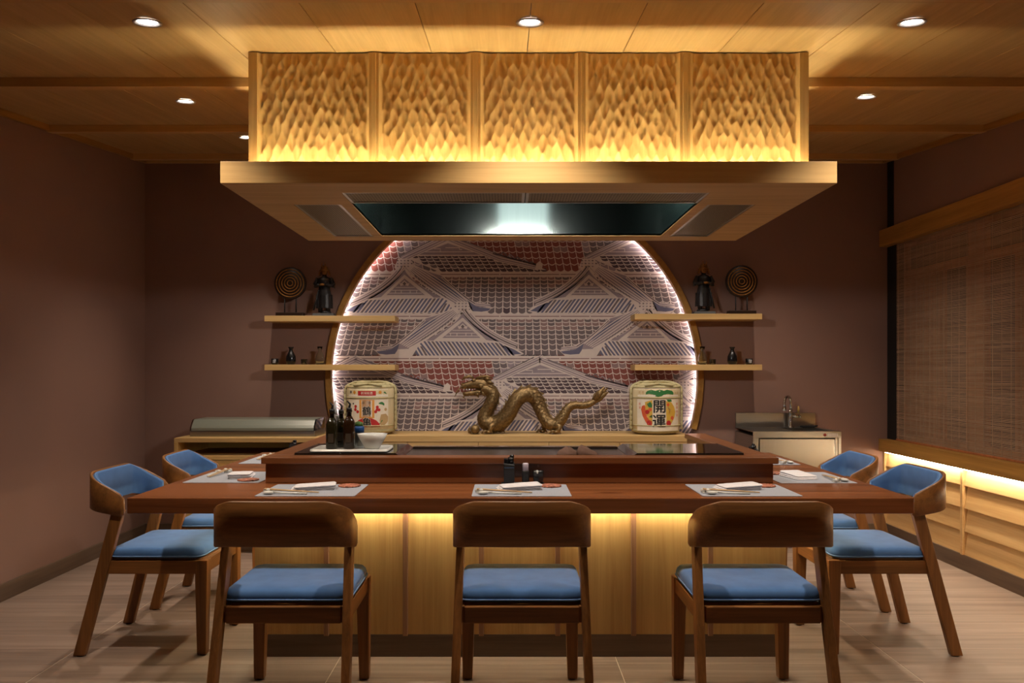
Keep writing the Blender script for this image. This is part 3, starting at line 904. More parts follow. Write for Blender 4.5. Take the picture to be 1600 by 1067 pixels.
bx('splashback', STEEL, sk, o, SX0, SX1 - .02, SY1 - .018, SY1 - .002, ST, ST + .107, 0.002)
m2 = MB(); m2.lathe([(.011, 0), (.011, .0008)], 20, M=Matrix.Translation((2.195 - o[0], SY0 - .0022 - o[1], .787)) @ Matrix.Rotation(pi / 2, 4, 'X'))
lg = obj('maker_badge', m2, plain('badge red', (150, 60, 50), .5), sk)
m2 = MB()
for k in range(5): m2.box(2.217 + k * .014 - o[0], 2.228 + k * .014 - o[0], SY0 - .0028 - o[1], SY0 - .002 - o[1], .776, .797)
obj('maker_letters', m2, WHITEP, sk)
# faucet
fo = (2.085, 6.125, ST + .0006)
fc = thing('faucet', 'swan neck chrome faucet on the steel sink', 'faucet', fo)
m2 = MB(); m2.lathe([(.024, 0), (.024, .006), (.014, .012), (.013, .10), (.015, .104), (.015, .13), (.012, .135)], 20); obj('pillar', m2, CHROME, fc)
pts = [(0, 0, .13)] + [(-.035 + .035 * cos(a) * 1.0, -.035 + .035 * cos(a), .185 + .045 * sin(a)) for a in [i * pi / 10 for i in range(11)]] + [(-.07, -.07, .150)]
m2 = MB(); m2.tube(pts, .0095, 12); m2.tube([(-.07, -.07, .155), (-.07, -.07, .128)], .013, 12); obj('spout', m2, CHROME, fc)
m2 = MB(); m2.tube([(.01, 0, .085), (.06, -.01, .085)], .011, 12); m2.tube([(.06, -.01, .085), (.068, -.012, .088)], .014, 12); obj('handle', m2, CHROME, fc)
m2 = MB(); m2.tube([(0, 0, 0), (.004, 0, .03), (.002, 0, .05)], [.010, .008, .004], 10)
tag(obj('soap_bottle', m2, plain('amber soap', (176, 142, 74), .3), None, (2.155, 6.172, ST + .107)), 'small amber cone shaped bottle on the sink splashback', 'bottle')
m2 = MB(); m2.box(-.045, .045, -.03, .03, 0, .012, .004); m2.tube([(.04, 0, .008), (.075, 0, .012)], .006, 8)
tag(obj('scrub_brush', m2, BLACKM, None, (2.215, 6.145, ST + .0005)), 'black scrubbing brush lying at the edge of the sink basin', 'brush')

# ------------------------------------------------------------------ floating shelves and their ornaments
def shelf(x0, x1, zt, label):
    m2 = MB(); m2.box(-(x1 - x0) / 2, (x1 - x0) / 2, -.11, .108, -.042, 0, .003)
    return tag(obj('wall_shelf', m2, MAPLE_X, None, ((x0 + x1) / 2, 6.11, zt)), label, 'shelf', 'floating wooden shelves beside the mural')
SZ1, SZ2 = 1.628, 1.275
shelf(-1.754, -.812, SZ1, 'upper floating wood shelf above the display case side')
shelf(-1.754, -.812, SZ2, 'lower floating wood shelf above the display case side')
shelf(.918, 1.837, SZ1 + .014, 'upper floating wood shelf on the sink side')
shelf(.918, 1.837, SZ2, 'lower floating wood shelf on the sink side')
def disc(x, z, label):
    t = thing('disc_ornament', label, 'ornament', (x, 6.10, z), 0, 'ringed disc ornaments')
    m2 = MB(); m2.box(-.10, .10, -.035, .035, .0005, .028, .003); obj('base', m2, DARKWOOD, t)
    for sx in (-.042, .042):
        m2 = MB(); m2.tube([(sx, 0, .028), (sx, 0, .135)], .0045, 8); obj('rod', m2, BLACKM, t)
    R = Matrix.Translation((0, 0, .243)) @ Matrix.Rotation(pi / 2, 4, 'X')
    m2 = MB(); m2.lathe([(.001, -.012), (.108, -.012), (.118, -.006), (.118, .006), (.110, .012), (.001, .012)], 48, M=R); obj('disc', m2, DARKWOOD, t)
    for r in (.020, .040, .060, .080, .100):
        m2 = MB(); m2.lathe([(r - .004, .011), (r - .002, .0155), (r + .002, .0155), (r + .004, .011)], 48, M=R, cap=False); obj('gold_ring', m2, GOLDP, t)
disc(-1.592, SZ1, 'black and gold ringed disc on stand, display case side shelf')
disc(1.715, SZ1 + .014, 'black and gold ringed disc on stand, sink side shelf')
def warrior(x, z, flip, label):
    t = thing('warrior_statue', label, 'statue', (x, 6.09, z), 0, 'armoured warrior statues')
    s = -1 if flip else 1
    m2 = MB(); m2.hull([(-.085, -.05, .0005), (.085, -.05, .0005), (.085, .05, .0005), (-.085, .05, .0005)], [(-.075, -.042, .022), (.075, -.042, .022), (.075, .042, .022), (-.075, .042, .022)], .003)
    m2.ball((0.01 * s, 0, .028), .03, sc=(1.4, 1, .6)); obj('plinth', m2, BLACKM, t)
    m2 = MB()                                          # one continuous body: legs, skirt of armour, torso, neck
    for sx in (-1, 1): m2.tube([(sx * .028, -.01, .03), (sx * .030, -.005, .09), (sx * .024, 0, .15)], [.015, .019, .022], 12)
    m2.loops([[(w * cos(a), d * sin(a), zz) for a in [2 * pi * i / 20 for i in range(20)]] for (w, d, zz) in
              ((.064, .042, .085), (.060, .040, .105), (.052, .036, .15), (.044, .032, .19), (.040, .029, .205), (.046, .031, .23), (.050, .032, .262), (.040, .027, .282), (.016, .015, .292), (.015, .014, .31))])
    obj('body', m2, ARMOUR, t)
    for k in range(7):
        a = pi + (k + .5) * pi / 7
        m2 = MB(); M = Matrix.Translation((.058 * cos(a), .040 * sin(a), .088)) @ Matrix.Rotation(a + pi / 2, 4, 'Z')
        m2.hull([(-.013, -.004, -.030), (.013, -.004, -.030), (.013, .004, -.030), (-.013, .004, -.030)], [(-.009, -.002, .07), (.009, -.002, .07), (.009, .003, .07), (-.009, .003, .07)], .001, M=M)
        obj('skirt_plate', m2, ARMOUR, t)
    for sx in (-1, 1):
        m2 = MB(); m2.tube([(sx * .048, 0, .270), (sx * .066, -.008, .235), (sx * .050, -.034, .222), (sx * .016, -.046, .228)], [.017, .016, .013, .010], 10)
        m2.ball((sx * .012, -.048, .229), .010)
        obj('arm', m2, ARMOUR, t)
        m2 = MB(); m2.hull([(sx * .056, -.026, .212), (sx * .074, -.026, .208), (sx * .074, .026, .208), (sx * .056, .026, .212)], [(sx * .044, -.022, .280), (sx * .058, -.022, .284), (sx * .058, .022, .284), (sx * .044, .022, .280)], .002)
        obj('shoulder_guard', m2, ARMOUR, t)
    m2 = MB(); m2.ball((-.004 * s, -.050, .228), .013, sc=(1.8, .8, .7)); obj('hands', m2, GOLDP, t)
    m2 = MB(); m2.loops([[(w * cos(a), d * sin(a) - .004, zz) for a in [2 * pi * i / 16 for i in range(16)]] for (w, d, zz) in
              ((.010, .010, .300), (.020, .020, .308), (.024, .024, .322), (.024, .025, .335), (.018, .02, .350), (.006, .008, .356))])
    m2.ball((0, -.030, .327), .005); 
    for sx in (-1, 1): m2.ball((sx * .009, -.026, .333), .003); m2.ball((sx * .025, -.004, .328), .005)
    obj('head', m2, GOLDP, t)
    m2 = MB(); m2.loops([[(w * cos(a), w * sin(a), zz) for a in [2 * pi * i / 20 for i in range(20)]] for (w, zz) in ((.040, .330), (.036, .336), (.029, .341), (.028, .355), (.018, .368), (.004, .372))])
    for sx in (-1, 1):
        m2.hull([(sx * .030, -.01, .30), (sx * .044, -.01, .298), (sx * .044, .02, .298), (sx * .030, .02, .30)], [(sx * .026, -.012, .338), (sx * .034, -.012, .342), (sx * .034, .02, .342), (sx * .026, .02, .338)], .001)
    h = obj('helmet', m2, GOLDP, t)
    m2 = MB()
    for sx in (-1, 1): m2.tube([(0, -.03, .352), (sx * .012, -.033, .366), (sx * .013, -.033, .380), (sx * .008, -.03, .392)], [.004, .004, .003, .0015], 8)
    obj('crest', m2, GOLDP, h)
    m2 = MB(); m2.tube([(-s * .075, -.015, .045), (-s * .055, -.02, .12), (-s * .040, -.022, .18)], [.006, .007, .005], 8); m2.ball((-s * .038, -.022, .186), .008)
    obj('sword', m2, BLACKM, t)
    return t
warrior(-1.340, SZ1, False, 'dark armoured warrior statue with gold helmet, display case side shelf')
warrior(1.435, SZ1 + .014, True, 'dark armoured warrior statue with gold helmet, sink side shelf')
vm = MB(); vm.lathe([(.022, .0005), (.030, .004), (.036, .03), (.034, .06), (.022, .085), (.014, .100), (.012, .112), (.020, .126), (.022, .129), (.017, .127), (.010, .112)], 28)
v1 = tag(obj('sake_bottle', vm, BLACK, None, (-1.585, 6.09, SZ2), smooth=True), 'glossy black sake bottle on lower shelf, display case side', 'bottle', 'black sake bottles')
dup(v1, (1.645, 6.09, SZ2), label='glossy black sake bottle on lower shelf, sink side')
def cup(x, label):
    t = thing('sake_cup', label, 'cup', (x, 6.08, SZ2), 0, 'small black cups')
    m2 = MB(); m2.lathe([(.020, .0005), (.025, .004), (.026, .044), (.024, .044), (.022, .008), (.001, .006)], 24); obj('body', m2, BLACK, t)
    m2 = MB()
    for a in (-1.9, -1.6, -1.35):
        m2.box(-.002, .002, -.0268, -.0262, .012, .036, 0, M=Matrix.Rotation(a + pi / 2, 4, 'Z') @ Matrix.Rotation(.15, 4, 'Y'))
    obj('white_strokes', m2, WHITEP, t)
cup(-1.700, 'small black cup with white strokes, display case side shelf')
cup(1.765, 'small black cup with white strokes, sink side shelf')
gm = MB(); gm.lathe([(.020, .0005), (.022, .002), (.024, .040), (.0225, .040), (.0205, .006), (.001, .005)], 24)
g1 = tag(obj('shot_glass', gm, CLEAR, None, (-1.487, 6.085, SZ2), smooth=True), 'small clear glass on lower shelf, display case side', 'glass', 'clear shot glasses')
dup(g1, (1.500, 6.085, SZ2), label='small clear glass on lower shelf, sink side')
gm = MB(); gm.lathe([(.028, .0005), (.032, .004), (.033, .04), (.026, .07), (.013, .095), (.012, .105), (.020, .132), (.0185, .132), (.0105, .105), (.0115, .095), (.0245, .069), (.031, .04), (.030, .006), (.001, .005)], 28)
g1 = tag(obj('glass_carafe', gm, CLEAR, None, (-1.372, 6.085, SZ2), smooth=True), 'clear glass carafe on lower shelf, display case side', 'carafe', 'clear glass carafes')
dup(g1, (1.425, 6.085, SZ2), label='clear glass carafe on lower shelf, sink side')

# ------------------------------------------------------------------ straw wrapped sake barrels
RB = .178
def barrel(x, yb, z, label, build):
    t = thing('sake_barrel', label, 'barrel', (x, yb, z), 0, 'straw wrapped sake barrels')
    m2 = MB(); m2.lathe([(.125, .0005), (.150, .008), (.168, .035), (RB, .07), (RB, .312), (.173, .332), (.150, .347), (.06, .352), (.001, .352)], 56); obj('body', m2, BARRELC, t)
    # straw rolls round head and foot
    for (r, zz, rad) in ((.160, .028, .013), (.164, .336, .013), (.135, .350, .012), (.10, .355, .011)):
        m2 = MB(); n = 56
        lp = [[((r + rad * cos(b)) * cos(a), (r + rad * cos(b)) * sin(a), zz + rad * sin(b)) for b in [2 * pi * i / 8 for i in range(8)]] for a in [2 * pi * k / n for k in range(n)]]
        lp.append(lp[0]); m2.loops(lp, False); obj('straw_roll', m2, STRAW, t)
    # plaited cords over the sides and the lid
    for a0 in (radians(-14), radians(194), radians(60), radians(120), radians(30), radians(150)):
        side = [((RB + .010) * cos(a0), (RB + .010) * sin(a0), zz) for zz in np.linspace(.035, .318, 22)]
        top = [(r * cos(a0), r * sin(a0), zz) for r, zz in ((.180, .338), (.16, .354), (.12, .367), (.06, .373), (.0, .374))]
        m2 = MB(); pts = side + top
        for ph in (0, pi):
            m2.tube([(p[0] + .009 * cos(k * 1.1 + ph) * -sin(a0), p[1] + .009 * cos(k * 1.1 + ph) * cos(a0), p[2] + .004 * sin(k * 1.1 + ph) * (1 if k > 21 else 0)) for k, p in enumerate(pts)], .0080, 7)
        obj('cord', m2, STRAW, t)
    for s_ in (-1, 1):
        m2 = MB()
        m2.tube([(s_ * .10 , -.15, .348), (s_ * .05, -.165, .356), (0, -.15, .362)], [.008, .010, .008], 8); obj('cord_loop', m2, STRAW, t)
    m2 = MB()
    for zz in (.262, .066): 
        lp = [[((RB + rr_) * cos(a), (RB + rr_) * sin(a), zz + dz) for rr_, dz in ((.0, -.004), (.004, -.003), (.004, .003), (.0, .004))] for a in [radians(200) + radians(140) * k / 40 for k in range(41)]]
        m2.loops(lp, True)
    obj('binding', m2, STRAW, t)
    build(t)
def wrap(name, t, shapes, mats, lay, text=None):
    """flat print wrapped round the barrel: shapes are (points, material) in metres, u along the girth, v up"""
    b = bmesh.new()
    for pts, mi in shapes:
        try:
            f = b.faces.new([b.verts.new((u, v, 0)) for u, v in pts]); f.material_index = mi
        except ValueError: pass
    for item in (text or ()):
        body, u, v, size, mi, off = item
        cu = bpy.data.curves.new('glyph', 'FONT'); cu.body = body; cu.size = size; cu.align_x = 'CENTER'; cu.align_y = 'CENTER'
        cu.resolution_u = 2
        fo_ = bpy.data.objects.new('glyph', cu); COL.objects.link(fo_)
        dg = bpy.context.evaluated_depsgraph_get()
        me = bpy.data.meshes.new_from_object(fo_.evaluated_get(dg))
        n = len(me.vertices)
        if n:
            co = np.empty(n * 3); me.vertices.foreach_get('co', co); co = co.reshape(-1, 3)
            mid = (co.min(0) + co.max(0)) / 2
            for (ox, oy) in ([(0, 0)] + [(off * cos(q * pi / 4), off * sin(q * pi / 4)) for q in range(8)] if off else [(0, 0)]):   # thickened like brush strokes
                me.vertices.foreach_set('co', (co - mid + np.array((u + ox, v + oy, 0))).ravel())
                f0 = len(b.faces); b.from_mesh(me); b.faces.ensure_lookup_table()
                for ff in b.faces[f0:]: ff.material_index = mi
        bpy.data.objects.remove(fo_); bpy.data.meshes.remove(me); bpy.data.curves.remove(cu)
    for k in range(-16, 17):
        bmesh.ops.bisect_plane(b, geom=list(b.verts) + list(b.edges) + list(b.faces), plane_co=(k * .012, 0, 0), plane_no=(1, 0, 0), dist=1e-6)
    for vv in b.verts:
        u, v = vv.co.x, vv.co.y; r = RB + .0008 + lay * .0005
        if v > .312: r -= (v - .312) * .25
        a = -pi / 2 + u / RB
        vv.co = Vector((r * cos(a), r * sin(a), v))
    bmesh.ops.recalc_face_normals(b, faces=b.faces)
    m2 = MB(); m2.merge(b)
    return obj(name, m2, mats, t)
INK = [plain('ink black', (18, 16, 16), .6), plain('ink red', (178, 32, 30), .6), plain('ink orange', (214, 150, 66), .6), plain('ink green', (44, 112, 54), .6),
       plain('ink white', (226, 216, 196), .6), plain('ink beige', (186, 156, 108), .6), plain('ink vermilion', (206, 88, 46), .6), plain('ink ochre', (204, 164, 62), .6),
       plain('ink grey', (92, 88, 84), .6), plain('ink gold', (204, 140, 48), .6)]
K, RD, OR, GR, WH, BE, VM, OC, GY, GD = range(10)
def circ(u, v, r, n=12, sx=1.0): return [(u + r * sx * cos(2 * pi * i / n), v + r * sin(2 * pi * i / n)) for i in range(n)]
def left_label(t):
    S = .0046 / 10.667 * 1.0
    q = lambda pts: [((x - 545) * S, (937 - y) * S) for x, y in pts]
    sh = [(q([(150, 800), (910, 800), (910, 355), (150, 355)]), WH), (q([(160, 310), (905, 310), (905, 185), (160, 185)]), WH)]
    wrap('label_paper', t, sh, INK, 0)
    fl = []
    for (cx_, cy_) in ((335, 520), (380, 555), (340, 470), (705, 520), (680, 555), (708, 480), (735, 525)):
        fl.append((q(circ(cx_, cy_, 26)), RD))
    for (cx_, cy_) in ((350, 595), (345, 640), (700, 600), (710, 645)): fl.append((q(circ(cx_, cy_, 22)), WH))
    sh = [(q([(385, 290), (685, 290), (685, 215), (385, 215)]), RD), (q([(412, 660), (660, 660), (660, 360), (412, 360)]), OR), (q([(450, 640), (622, 640), (622, 370), (450, 370)]), WH),
          (q([(330, 800), (345, 745), (400, 690), (470, 662), (545, 655), (620, 662), (690, 695), (745, 750), (760, 800)]), RD),
          (q(circ(315, 240, 28)), GD), (q(circ(755, 240, 28)), GD), (q(circ(230, 235, 24)), GY), (q([(810, 240), (840, 225), (880, 265), (850, 262)]), GR),
          (q([(725, 415), (770, 395), (800, 398), (832, 425), (828, 460), (790, 440), (740, 430)]), GR), (q([(205, 570), (235, 530), (275, 545), (240, 562)]), GR),
          (q([(745, 700), (770, 600), (860, 590), (905, 640), (900, 720), (820, 790), (760, 770)]), BE), (q(circ(855, 520, 26)), BE), (q([(240, 590), (300, 560), (330, 620), (300, 700), (250, 660)]), WH),
          (q(circ(290, 425, 14)), K), (q([(740, 745), (790, 690), (800, 700), (760, 760)]), GR)] + fl
    wrap('label_picture', t, sh, INK, 1)
    c = lambda x, y: ((x - 545) * S, (937 - y) * S)
    tx = [('新潟銘酒', *c(535, 252), .021, WH, 0), ('越', *c(478, 408), .020, GY, 0), ('後', *c(585, 408), .020, GY, 0)]
    wrap('label_writing', t, [], INK, 2, tx)
    wrap('label_brush_outline', t, [], INK, 2.2, [('鶴', *c(537, 540), .066, WH, .0030), ('亀', *c(540, 722), .066, WH, .0030)])
    wrap('label_brush_writing', t, [], INK, 3, [('鶴', *c(537, 540), .066, K, .0010), ('亀', *c(540, 722), .066, K, .0010)])
def right_label(t):
    S = .0046 / 10.667
    q = lambda pts: [((x - 655) * S, (937 - y) * S) for x, y in pts]
    wrap('label_paper', t, [(q([(262, 870), (1050, 870), (1050, 350), (262, 350)]), WH), (q([(270, 310), (1045, 310), (1045, 175), (270, 175)]), WH)], INK, 0)
    pine = [(430, 275), (430, 245), (455, 215), (520, 195), (550, 205), (590, 215), (650, 195), (690, 200), (725, 215), (780, 195), (830, 205), (880, 215), (908, 245), (905, 278), (850, 272), (790, 262), (720, 278), (690, 300), (630, 312), (580, 300), (600, 285), (540, 272), (480, 262)]
    sh = [(q(pine), GR),
          (q([(345, 520), (360, 465), (405, 445), (425, 480), (430, 560), (450, 640), (520, 720), (540, 790), (480, 785), (425, 720), (370, 620)]), VM),
          (q([(415, 400), (540, 360), (540, 760), (500, 720), (445, 620), (420, 500)]), OC),
          (q([(760, 380), (860, 400), (920, 470), (955, 560), (930, 650), (870, 740), (770, 780)]), OC),
          (q([(445, 430), (500, 395), (545, 410), (530, 490), (480, 485)]), GR), (q([(770, 355), (860, 355), (875, 390), (800, 398)]), GR),
          (q(circ(455, 560, 38)), RD), (q(circ(490, 740, 45)), RD), (q(circ(810, 745, 48)), RD), (q(circ(880, 660, 34)), VM), (q(circ(500, 520, 30)), VM),
          (q(circ(800, 440, 26)), VM), (q([(770, 460), (850, 520), (840, 545), (775, 500)]), BE), (q([(880, 450), (895, 440), (820, 590), (805, 580)]), GD), (q([(480, 640), (540, 600), (540, 660)]), GR)]
    wrap('label_picture', t, sh, INK, 1)
    c = lambda x, y: ((x - 655) * S, (937 - y) * S)
    tx = [('清', *c(312, 240), .020, BE, 0), ('酒', *c(375, 240), .020, BE, 0), ('清', *c(950, 250), .020, BE, 0), ('酒', *c(1008, 250), .020, BE, 0)]
    tx += [(ch, *c(998, 430 + 62 * k), .021, VM, 0) for k, ch in enumerate('静岡地酒')] + [(ch, *c(318, 430 + 60 * k), .019, VM, 0) for k, ch in enumerate('祝酒')]
    tx += [(ch, *c(305, 690 + 40 * k), .014, OC, 0) for k, ch in enumerate('土佐')][:0]
    wrap('label_writing', t, [], INK, 2, tx)
    wrap('label_brush_outline', t, [], INK, 2.2, [('開', *c(655, 470), .098, WH, .0042), ('運', *c(650, 705), .098, WH, .0042)])
    wrap('label_brush_writing', t, [], INK, 3, [('開', *c(655, 470), .098, K, .0017), ('運', *c(650, 705), .098, K, .0017)])
barrel(-.985, 6.02, .7775, 'cream straw wrapped sake barrel with red mound label, behind the bottles', left_label)
barrel(1.068, 6.02, .7775, 'cream straw wrapped sake barrel with green pine and ring label, sink side', right_label)

# ------------------------------------------------------------------ bronze dragon
KD = 6.0 / 1300
def D(x, y, dy=0.0): return Vector(((x - 832) * KD, dy, (677.5 - y) * KD))
dg_ = thing('dragon_statue', 'golden bronze dragon statue winding along the back cabinet below the mural', 'statue', ((832 - 793) * KD, 6.0, .7775))
path = [(752, 606, .00, 8.5), (764, 609, .0, 9.5), (770, 617, .0, 9.5), (768, 628, .0, 9.2), (763, 638, .01, 9.2), (758, 648, .015, 10), (758, 657, .015, 11.5), (766, 663, .01, 12), (778, 662, 0, 11.5), (788, 655, -.01, 11),
        (796, 645, -.015, 10.5), (802, 633, -.015, 10.5), (810, 622, -.01, 10.8), (820, 616, 0, 11), (830, 617, .01, 11), (838, 624, .015, 10.5), (843, 635, .015, 9.8), (848, 647, .01, 9.2), (854, 658, 0, 9), (863, 664, -.01, 8.8),
        (872, 661, -.015, 8.2), (879, 652, -.015, 7.5), (884, 643, -.01, 6.6), (890, 636, 0, 6), (899, 633, .005, 5.4), (910, 634, .008, 5), (920, 632, .008, 4.6), (929, 627, .006, 4), (936, 620, .004, 3.0), (942, 615, 0, 1.4)]
def smooth_path(p, n=3):
    out = []
    for i in range(len(p) - 1):
        a, b, c, d = p[max(i - 1, 0)], p[i], p[i + 1], p[min(i + 2, len(p) - 1)]
        for k in range(n):
            t = k / n
            out.append(tuple(.5 * ((2 * b[j]) + (-a[j] + c[j]) * t + (2 * a[j] - 5 * b[j] + 4 * c[j] - d[j]) * t * t + (-a[j] + 3 * b[j] - 3 * c[j] + d[j]) * t ** 3) for j in range(4)))
    out.append(p[-1]); return out
sp = smooth_path(path)
m2 = MB(); m2.tube([D(x, y, d) for x, y, d, r in sp], [r * KD * 1.1 for *_, r in sp], 18)
obj('body', m2, GOLD, dg_)
# raised scales, one small plate each, set in rows along the flanks: too small to pick out singly
m2 = MB()
for i in range(3, len(sp) - 10):
    x, y, d, r = sp[i]; c = D(x, y, d); tdir = (D(*sp[i + 1][:3]) - D(*sp[i - 1][:3])).normalized()
    n1 = Vector((0, 1, 0)); n1 = (n1 - tdir * n1.dot(tdir)).normalized(); n2 = tdir.cross(n1)
    for k in range(10):
        a = 2 * pi * (k + (i % 2) * .5) / 10
        nrm = n1 * cos(a) + n2 * sin(a); sd = tdir.cross(nrm)
        p = c + nrm * r * KD * 1.095; L = r * KD * .40; W = r * KD * .30
        m2.poly([p - tdir * L * .5 + nrm * .0002, p + sd * W + nrm * .0010, p + tdir * L * .7 + nrm * .0030, p - sd * W + nrm * .0010])
o = obj('scales', m2, GOLD, dg_); o['kind'] = 'stuff'
for i in range(6, len(sp) - 4, 2):                                  # dorsal fin blades
    x, y, d, r = sp[i]; c = D(x, y, d); tdir = (D(*sp[i + 1][:3]) - D(*sp[i - 1][:3])).normalized()
    nz = Vector((tdir.z, 0, -tdir.x)) * -1
    p = c + nz * r * KD * 1.02; h = r * KD * .38; L = r * KD * .5
    m2 = MB(); s_ = Vector((0, .0025, 0))
    m2.hull([p - tdir * L + s_, p + tdir * L + s_, p + tdir * L - s_, p - tdir * L - s_], [p + nz * h + tdir * L * 1.1 + s_ * .3, p + nz * h + tdir * L * 1.3 + s_ * .3, p + nz * h + tdir * L * 1.3 - s_ * .3, p + nz * h + tdir * L * 1.1 - s_ * .3])
    obj('fin_blade', m2, GOLD, dg_)
# head
m2 = MB()
hp = [(766, 604, 8.5), (756, 600, 9.5), (746, 599, 9.0), (738, 600.5, 7.2), (730, 602.5, 5.6), (724, 604, 5.0), (720.5, 604, 3.0)]
m2.tube([D(x, y) for x, y, r in hp], [r * KD for *_, r in hp], 16)
m2.ball(D(723, 601), .014); 
for sy in (-1, 1):
    m2.ball(D(741, 594.5, sy * .026), .015, sc=(1.2, .8, .9)); m2.ball(D(722, 600, sy * .012), .008); m2.ball(D(752, 603, sy * .036), .018, sc=(1.2, .6, 1))
hd = obj('head', m2, GOLD, dg_)
m2 = MB(); jp = [(757, 611, 6.5), (746, 613, 5), (736, 614.5, 4), (728, 615.5, 3.6), (723, 614.5, 2)]
m2.tube([D(x, y) for x, y, r in jp], [r * KD for *_, r in jp], 12); m2.tube([D(726, 617), D(724, 621), D(727, 623)], [.008, .006, .002], 8); obj('lower_jaw', m2, GOLD, hd)
m2 = MB()
for x in (725, 729, 733.5, 738):
    for sy in (-1, 1): m2.tube([D(x, 607.5, sy * .014), D(x - .5, 611.5, sy * .014)], [.004, .001], 6)
te = obj('teeth', m2, CERAM, hd); te['kind'] = 'stuff'
for sy in (-1, 1):
    m2 = MB(); m2.tube([D(744, 592, sy * .020), D(752, 588.5, sy * .03), D(762, 588, sy * .036), D(770, 590.5, sy * .04)], [.012, .010, .008, .002], 10); obj('horn', m2, GOLD, hd)
    for k, (x0, y0, x1, y1) in enumerate(((756, 592, 768, 594), (759, 597, 772, 600), (760, 603, 774, 608), (758, 609, 769, 617), (752, 613, 758, 620), (744, 616, 748, 621))):
        m2 = MB(); m2.tube([D(x0, y0, sy * .030), D((x0 + x1) / 2, (y0 + y1) / 2 - 1.5, sy * .042), D(x1, y1, sy * .040)], [.013, .012, .002], 8, flat=.5); obj('mane_lock', m2, GOLD, hd)
    m2 = MB(); m2.tube([D(726, 604, sy * .015), D(719, 606, sy * .04), D(714, 612, sy * .05), D(711, 620, sy * .05)], [.005, .004, .003, .0012], 8); obj('whisker', m2, GOLD, hd)
    m2 = MB(); m2.tube([D(740, 591, sy * .024), D(734, 588, sy * .026), D(726, 590, sy * .024), D(722, 594, sy * .018)], [.010, .012, .010, .004], 8); obj('brow', m2, GOLD, hd)
    m2 = MB(); m2.ball(D(738, 594.5, sy * .036), .005); obj('eye', m2, BLACK, hd)
def dleg(x0, y0, xk, yk, xf, yf, dy):
    m2 = MB(); m2.tube([D(x0, y0, dy * .5), D(xk, yk, dy), D((xk + xf) / 2 + 2, (yk + yf) / 2, dy), D(xf, yf, dy)], [.032, .022, .015, .014], 12)
    m2.ball(D(xf, yf + .5, dy), .018, sc=(1.3, 1, .7)); l = obj('leg', m2, GOLD, dg_)
    for k, (ax, ay) in enumerate(((-.048, .0), (-.042, -.026), (-.042, .026), (.036, 0))):
        m2 = MB(); p = D(xf, yf, dy)
        m2.tube([p, p + Vector((ax * .6, ay * .7, .004)), Vector((p.x + ax, p.y + ay, .0045))], [.010, .009, .003], 8); obj('claw', m2, GOLD, l)
dleg(772, 662, 766, 668, 763, 673.5, -.055); dleg(780, 660, 784, 667, 781, 673.5, .055)
dleg(856, 662, 850, 669, 848, 674, .055); dleg(868, 664, 874, 668, 868, 673.5, -.055)
for k, (x1, y1, dy) in enumerate(((950, 606, 0), (946, 611, .03), (951, 612, -.02), (944, 604, -.03), (938, 609, .02), (947, 618, .01))):
    m2 = MB(); m2.tube([D(926, 629), D((926 + x1) / 2, (629 + y1) / 2 - 1, dy * .6), D(x1, y1, dy)], [.016, .024, .002], 8, flat=.45); obj('tail_plume', m2, GOLD, dg_)
m2 = MB(); m2.ball((0, 0, .0345), .034, seg=28)
for k in range(5): m2.tube([(-.03 - .004 * k, -.01 + k * .006, .006), (-.046, -.012 + k * .008, .03), (-.038, -.01 + k * .006, .06 - k * .004)], [.006, .008, .002], 8)
m2.box(-.03, .03, -.02, .02, 0.0005, .006, .002)
tag(obj('dragon_pearl', m2, GOLD, None, ((743 - 793) * KD, 5.945, .7775)), 'golden ball with flames standing before the dragon statue chest', 'ornament')
# ------------------------------------------------------------------ teppan counter
TX0, TX1, TY0, TY1 = -1.464, 1.566, 3.20, 4.97
TZ0, TZ1 = .683, .744
LX0, LX1, LY0, LY1 = -1.052, 1.155, 3.615, 4.96
LZ = .858
m2 = MB()
def U(b, x0, x1, y0, y1, xi0, xi1, yi, z0, z1, bev):
    t = bmesh.new()
    pts = [(x0, y0), (x1, y0), (x1, y1), (xi1, y1), (xi1, yi), (xi0, yi), (xi0, y1), (x0, y1)]
    lo = [t.verts.new((x, y, z0)) for x, y in pts]; hi = [t.verts.new((x, y, z1)) for x, y in pts]
    t.faces.new(lo[::-1]); t.faces.new(hi)
    for i in range(8): t.faces.new((lo[i], lo[(i + 1) % 8], hi[(i + 1) % 8], hi[i]))
    bmesh.ops.recalc_face_normals(t, faces=t.faces)
    bmesh.ops.bevel(t, geom=list(t.edges), offset=bev, segments=2, affect='EDGES', profile=.6)
    bmesh.ops.triangulate(t, faces=[f for f in t.faces if len(f.verts) > 4])
    b.merge(t)
U(m2, TX0, TX1, TY0, TY1, LX0 + .005, LX1 - .005, LY0 + .005, TZ0, TZ1, .004)
tag(obj('dining_counter', m2, TABLE_X), 'thick red brown wooden dining counter slab wrapping round the griddle', 'counter')

